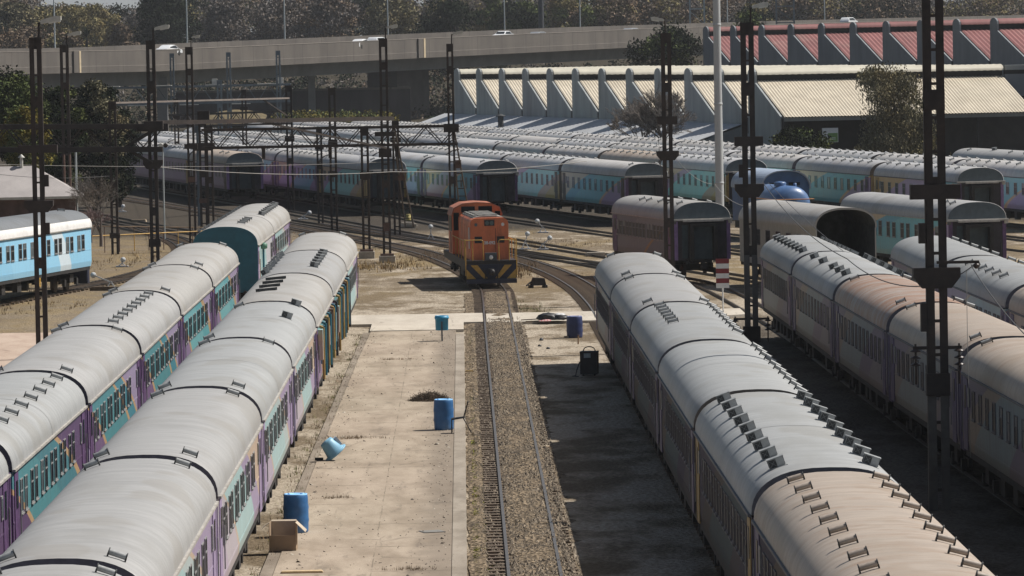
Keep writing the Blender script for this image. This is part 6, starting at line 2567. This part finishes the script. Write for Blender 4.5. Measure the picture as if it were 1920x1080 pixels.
# the far wood behind reads as one mass
b = MB()
r = random.Random(77)
for k in range(240):
    px = r.uniform(-150, 2080)
    Y = r.uniform(1040, 1230)
    if 40 < px < 310:
        topy = r.uniform(8, 15)
    else:
        topy = r.uniform(-26, 4)
    tp = PY(px, topy, Y)
    zb = hill(tp.x, Y)
    mi = r.randrange(5)
    Wd = r.uniform(7, 12)
    for q in range(14):
        u = r.random() if q > 3 else 1 - .12 * q
        cc = Vector((tp.x + r.gauss(0, Wd * .3), Y + r.gauss(0, 2), zb + (tp.z - zb - 1.2) * u))
        s = r.uniform(1.4, 2.6)
        leaves(b, cc, (s, s, s * .8), 95, .34, r, mi, .3)
tag(b.build('far_woodland', [LO, LD, LP, LB, LP], fix=False), 'wood of mixed grey brown and olive trees covering the far hillside', 'woodland', kind='stuff')
# undergrowth under the viaduct and on the bank, mostly dark leaves standing for shade
b = MB()
for k in range(700):
    px = r.uniform(-40, 1300)
    Y = r.uniform(765, 915)
    p = PY(px, 100, Y)
    s = r.uniform(.8, 2.0)
    leaves(b, Vector((p.x, Y, hill(p.x, Y) + s * .5)), (s * 1.3, s, s * .9), 40, .32, r, r.choice((0, 0, 1, 2, 2, 3)), .3)
tag(b.build('undergrowth', [LD, LB, LD, LP], fix=False), 'scrubby brown and olive undergrowth on the slope behind the motorway', 'undergrowth', kind='stuff')
b = MB()
for k in range(130):
    px = r.uniform(520, 740)
    Y = r.uniform(700, 718)
    top = PY(px, 208 + r.uniform(-4, 10), Y)
    leaves(b, Vector((top.x, Y, max(.6, top.z - .9))), (1.2, 1.0, 1.0), 60, .22, r, 0 if r.random() < .6 else 1, .3)
tag(b.build('hedge', [LY, LG], fix=False), 'yellow green hedge below the dark wall under the viaduct', 'hedge')
b = MB()
a, c = PY(385, 222, 690), PY(500, 222, 690)
n = 16
vs = []
for i in range(n + 1):
    t = i / n
    h = .6 + 1.6 * math.sin(math.pi * t) ** .8
    x = a.x + (c.x - a.x) * t
    vs += [(x, 688, a.z - .8), (x, 691, a.z + h * .5), (x, 700, a.z - 2)]
b.add(vs, [(3 * i + j, 3 * i + 3 + j, 3 * i + 4 + j, 3 * i + 1 + j) for i in range(n) for j in range(2)], 0, True)
tag(b.build('grass_bank', M('bank_straw', (.11, .085, .04), .95, .3, 1.5), fix=False), kind='structure')

# dry grass and weeds
GR1_ = leaf_mat('grass_straw', (.30, .225, .12), .45)
GR2_ = leaf_mat('grass_brown', (.14, .10, .06), .45)
GR3_ = leaf_mat('grass_green', (.13, .145, .05), .45)
b = MB()
r = random.Random(21)


def tuft(x, y, z, h, n, mi):
    for k in range(n):
        a = r.uniform(0, 6.28)
        d = Vector((math.cos(a), math.sin(a), 0))
        s = Vector((-d.y, d.x, 0)) * h * .07
        p = Vector((x + r.gauss(0, h * .5), y + r.gauss(0, h * .5), z))
        e = p + d * h * r.uniform(.15, .7) + Vector((0, 0, h * r.uniform(.5, 1.1)))
        b.add([p - s, p + s, e], [(0, 1, 2)], mi)


def patch(cx, cy, rx, ry, n, h, mi, z=-.12):
    for k in range(n):
        x, y = cx + r.gauss(0, rx), cy + r.gauss(0, ry)
        tuft(x, y, z, h * r.uniform(.5, 1.3), 7, mi if r.random() < .75 else 1)


for k in range(1500):
    y = r.uniform(232, 330)
    x = r.uniform(-14, 9)
    v = _mn.noise(Vector((x * .18, y * .06, 3)))
    if v > .05 and not (-5 < x < 4 and y < 262):
        tuft(x, y, -.12, r.uniform(.05, .17), 6, 0 if r.random() < .5 else 1)
for k in range(1500):
    y = r.uniform(222, 300)
    x = r.uniform(-30, -11.5)
    if _mn.noise(Vector((x * .15, y * .05, 9))) > -.1:
        tuft(x, y, -.12, r.uniform(.06, .26), 7, 1 if r.random() < .65 else 0)
for k in range(700):                       # weeds along the walkway gutter and kerb
    y = r.uniform(88, 208)
    tuft(-4.75 + .0045 * (y - 90) + r.gauss(0, .18), y, -.1, r.uniform(.05, .16), 5, 1 if r.random() < .6 else 2)
for k in range(1100):
    y = r.uniform(95, 209)
    tuft(.1 + abs(r.gauss(0, .16)), y, -.1, r.uniform(.03, .09), 5, 2 if _mn.noise(Vector((y * .12, 0, 0))) > .0 else 1)
for (x, y) in ((-3.7, 152), (-3.5, 131.5), (-3.3, 151.6), (-2.6, 190), (-1.2, 113)):
    for k in range(40):
        tuft(x + r.gauss(0, .35), y + r.gauss(0, .12), -.02, r.uniform(.03, .12), 5, 1)
patch(-4.6, 273, 1.3, 3, 160, .26, 0)
patch(-2.0, 283, .8, 4, 90, .25, 1)
patch(3.0, 266, .5, 5, 110, .25, 1)
patch(2.7, 226, .6, 3, 60, .15, 2)
patch(5.2, 300, 1.6, 4, 120, .16, 1)
tag(b.build('dry_grass', [GR1_, GR2_, GR3_], fix=False), 'tufts of dry straw and weeds over the yard and along the kerbs', 'grass', kind='stuff')
# moss by the kerb
b = MB()
for k in range(2000):
    y = 98 + abs(r.gauss(0, 30))
    p = Vector((.12 + abs(r.gauss(0, .12)), y, -.088))
    leaves(b, p, (.08, .12, .012), 3, .035, r, 0, .2)
tag(b.build('moss', leaf_mat('moss_green', (.20, .21, .045), .3), fix=False), 'bright green moss beside the walkway kerb at the bottom', 'moss', kind='stuff')
def finish(sun_el=53, sun_az=15, sun=5.0, sky=.05, expo=0.2):
    cam = bpy.data.objects.new('camera', bpy.data.cameras.new('camera'))
    COL.objects.link(cam)
    cam.matrix_world = Matrix.Translation(CAM) @ CAMROT.to_4x4()
    cam.data.sensor_width = 36
    cam.data.lens = F / 1920 * 36
    cam.data.clip_start = 1
    cam.data.clip_end = 6000
    S.camera = cam
    w = bpy.data.worlds.new('World')
    S.world = w
    w.use_nodes = True
    nt = w.node_tree
    bg = nt.nodes['Background']
    sk = nt.nodes.new('ShaderNodeTexSky')
    sk.sky_type = 'NISHITA'
    sk.sun_disc = False
    el, az = math.radians(sun_el), math.radians(sun_az)
    sk.sun_elevation = el
    sk.sun_rotation = math.pi / 2 - az
    sk.dust_density = 2.5
    sk.air_density = 1.2
    tc = nt.nodes.new('ShaderNodeTexCoord')
    sp = nt.nodes.new('ShaderNodeSeparateXYZ')
    nt.links.new(tc.outputs['Generated'], sp.inputs[0])
    low = math_(nt, 'SUBTRACT', 1.0, smooth(nt, sp.outputs[2], .02, .10))       # bright haze low over the horizon
    nt.links.new(mixc(nt, sk.outputs[0], (9.5, 10.2, 10.8), math_(nt, 'MULTIPLY', low, .5)), bg.inputs[0])
    bg.inputs[1].default_value = sky
    l = bpy.data.lights.new('sun', 'SUN')
    l.energy = sun
    l.angle = math.radians(.53)
    l.color = (1, .95, .88)
    so = bpy.data.objects.new('sun', l)
    COL.objects.link(so)
    dirv = Vector((math.cos(el) * math.cos(az), math.cos(el) * math.sin(az), math.sin(el)))
    so.rotation_euler = dirv.to_track_quat('Z', 'Y').to_euler()
    so.location = dirv * 300
    S.view_settings.view_transform = 'Standard'
    S.view_settings.look = 'None'
    S.view_settings.exposure = expo
    S.view_settings.gamma = 1


    hz = nodes('haze_air')
    m, nt, b = hz
    out = [n for n in nt.nodes if n.type == 'OUTPUT_MATERIAL'][0]
    nt.nodes.remove(b)
    pv = nt.nodes.new('ShaderNodeVolumePrincipled')
    pv.inputs['Color'].default_value = (.86, .90, .95, 1)
    pv.inputs['Density'].default_value = HAZE
    pv.inputs['Anisotropy'].default_value = .1
    nt.links.new(pv.outputs[0], out.inputs['Volume'])
    mb = MB()
    mb.box(-760, 760, -80, 3600, -5, 60)
    o = mb.build('haze', m)
    tag(o, kind='stuff')
    o['label'] = 'thin pale haze in the air over the whole yard and hillside'
    o['category'] = 'haze'


HAZE = .00007
finish()
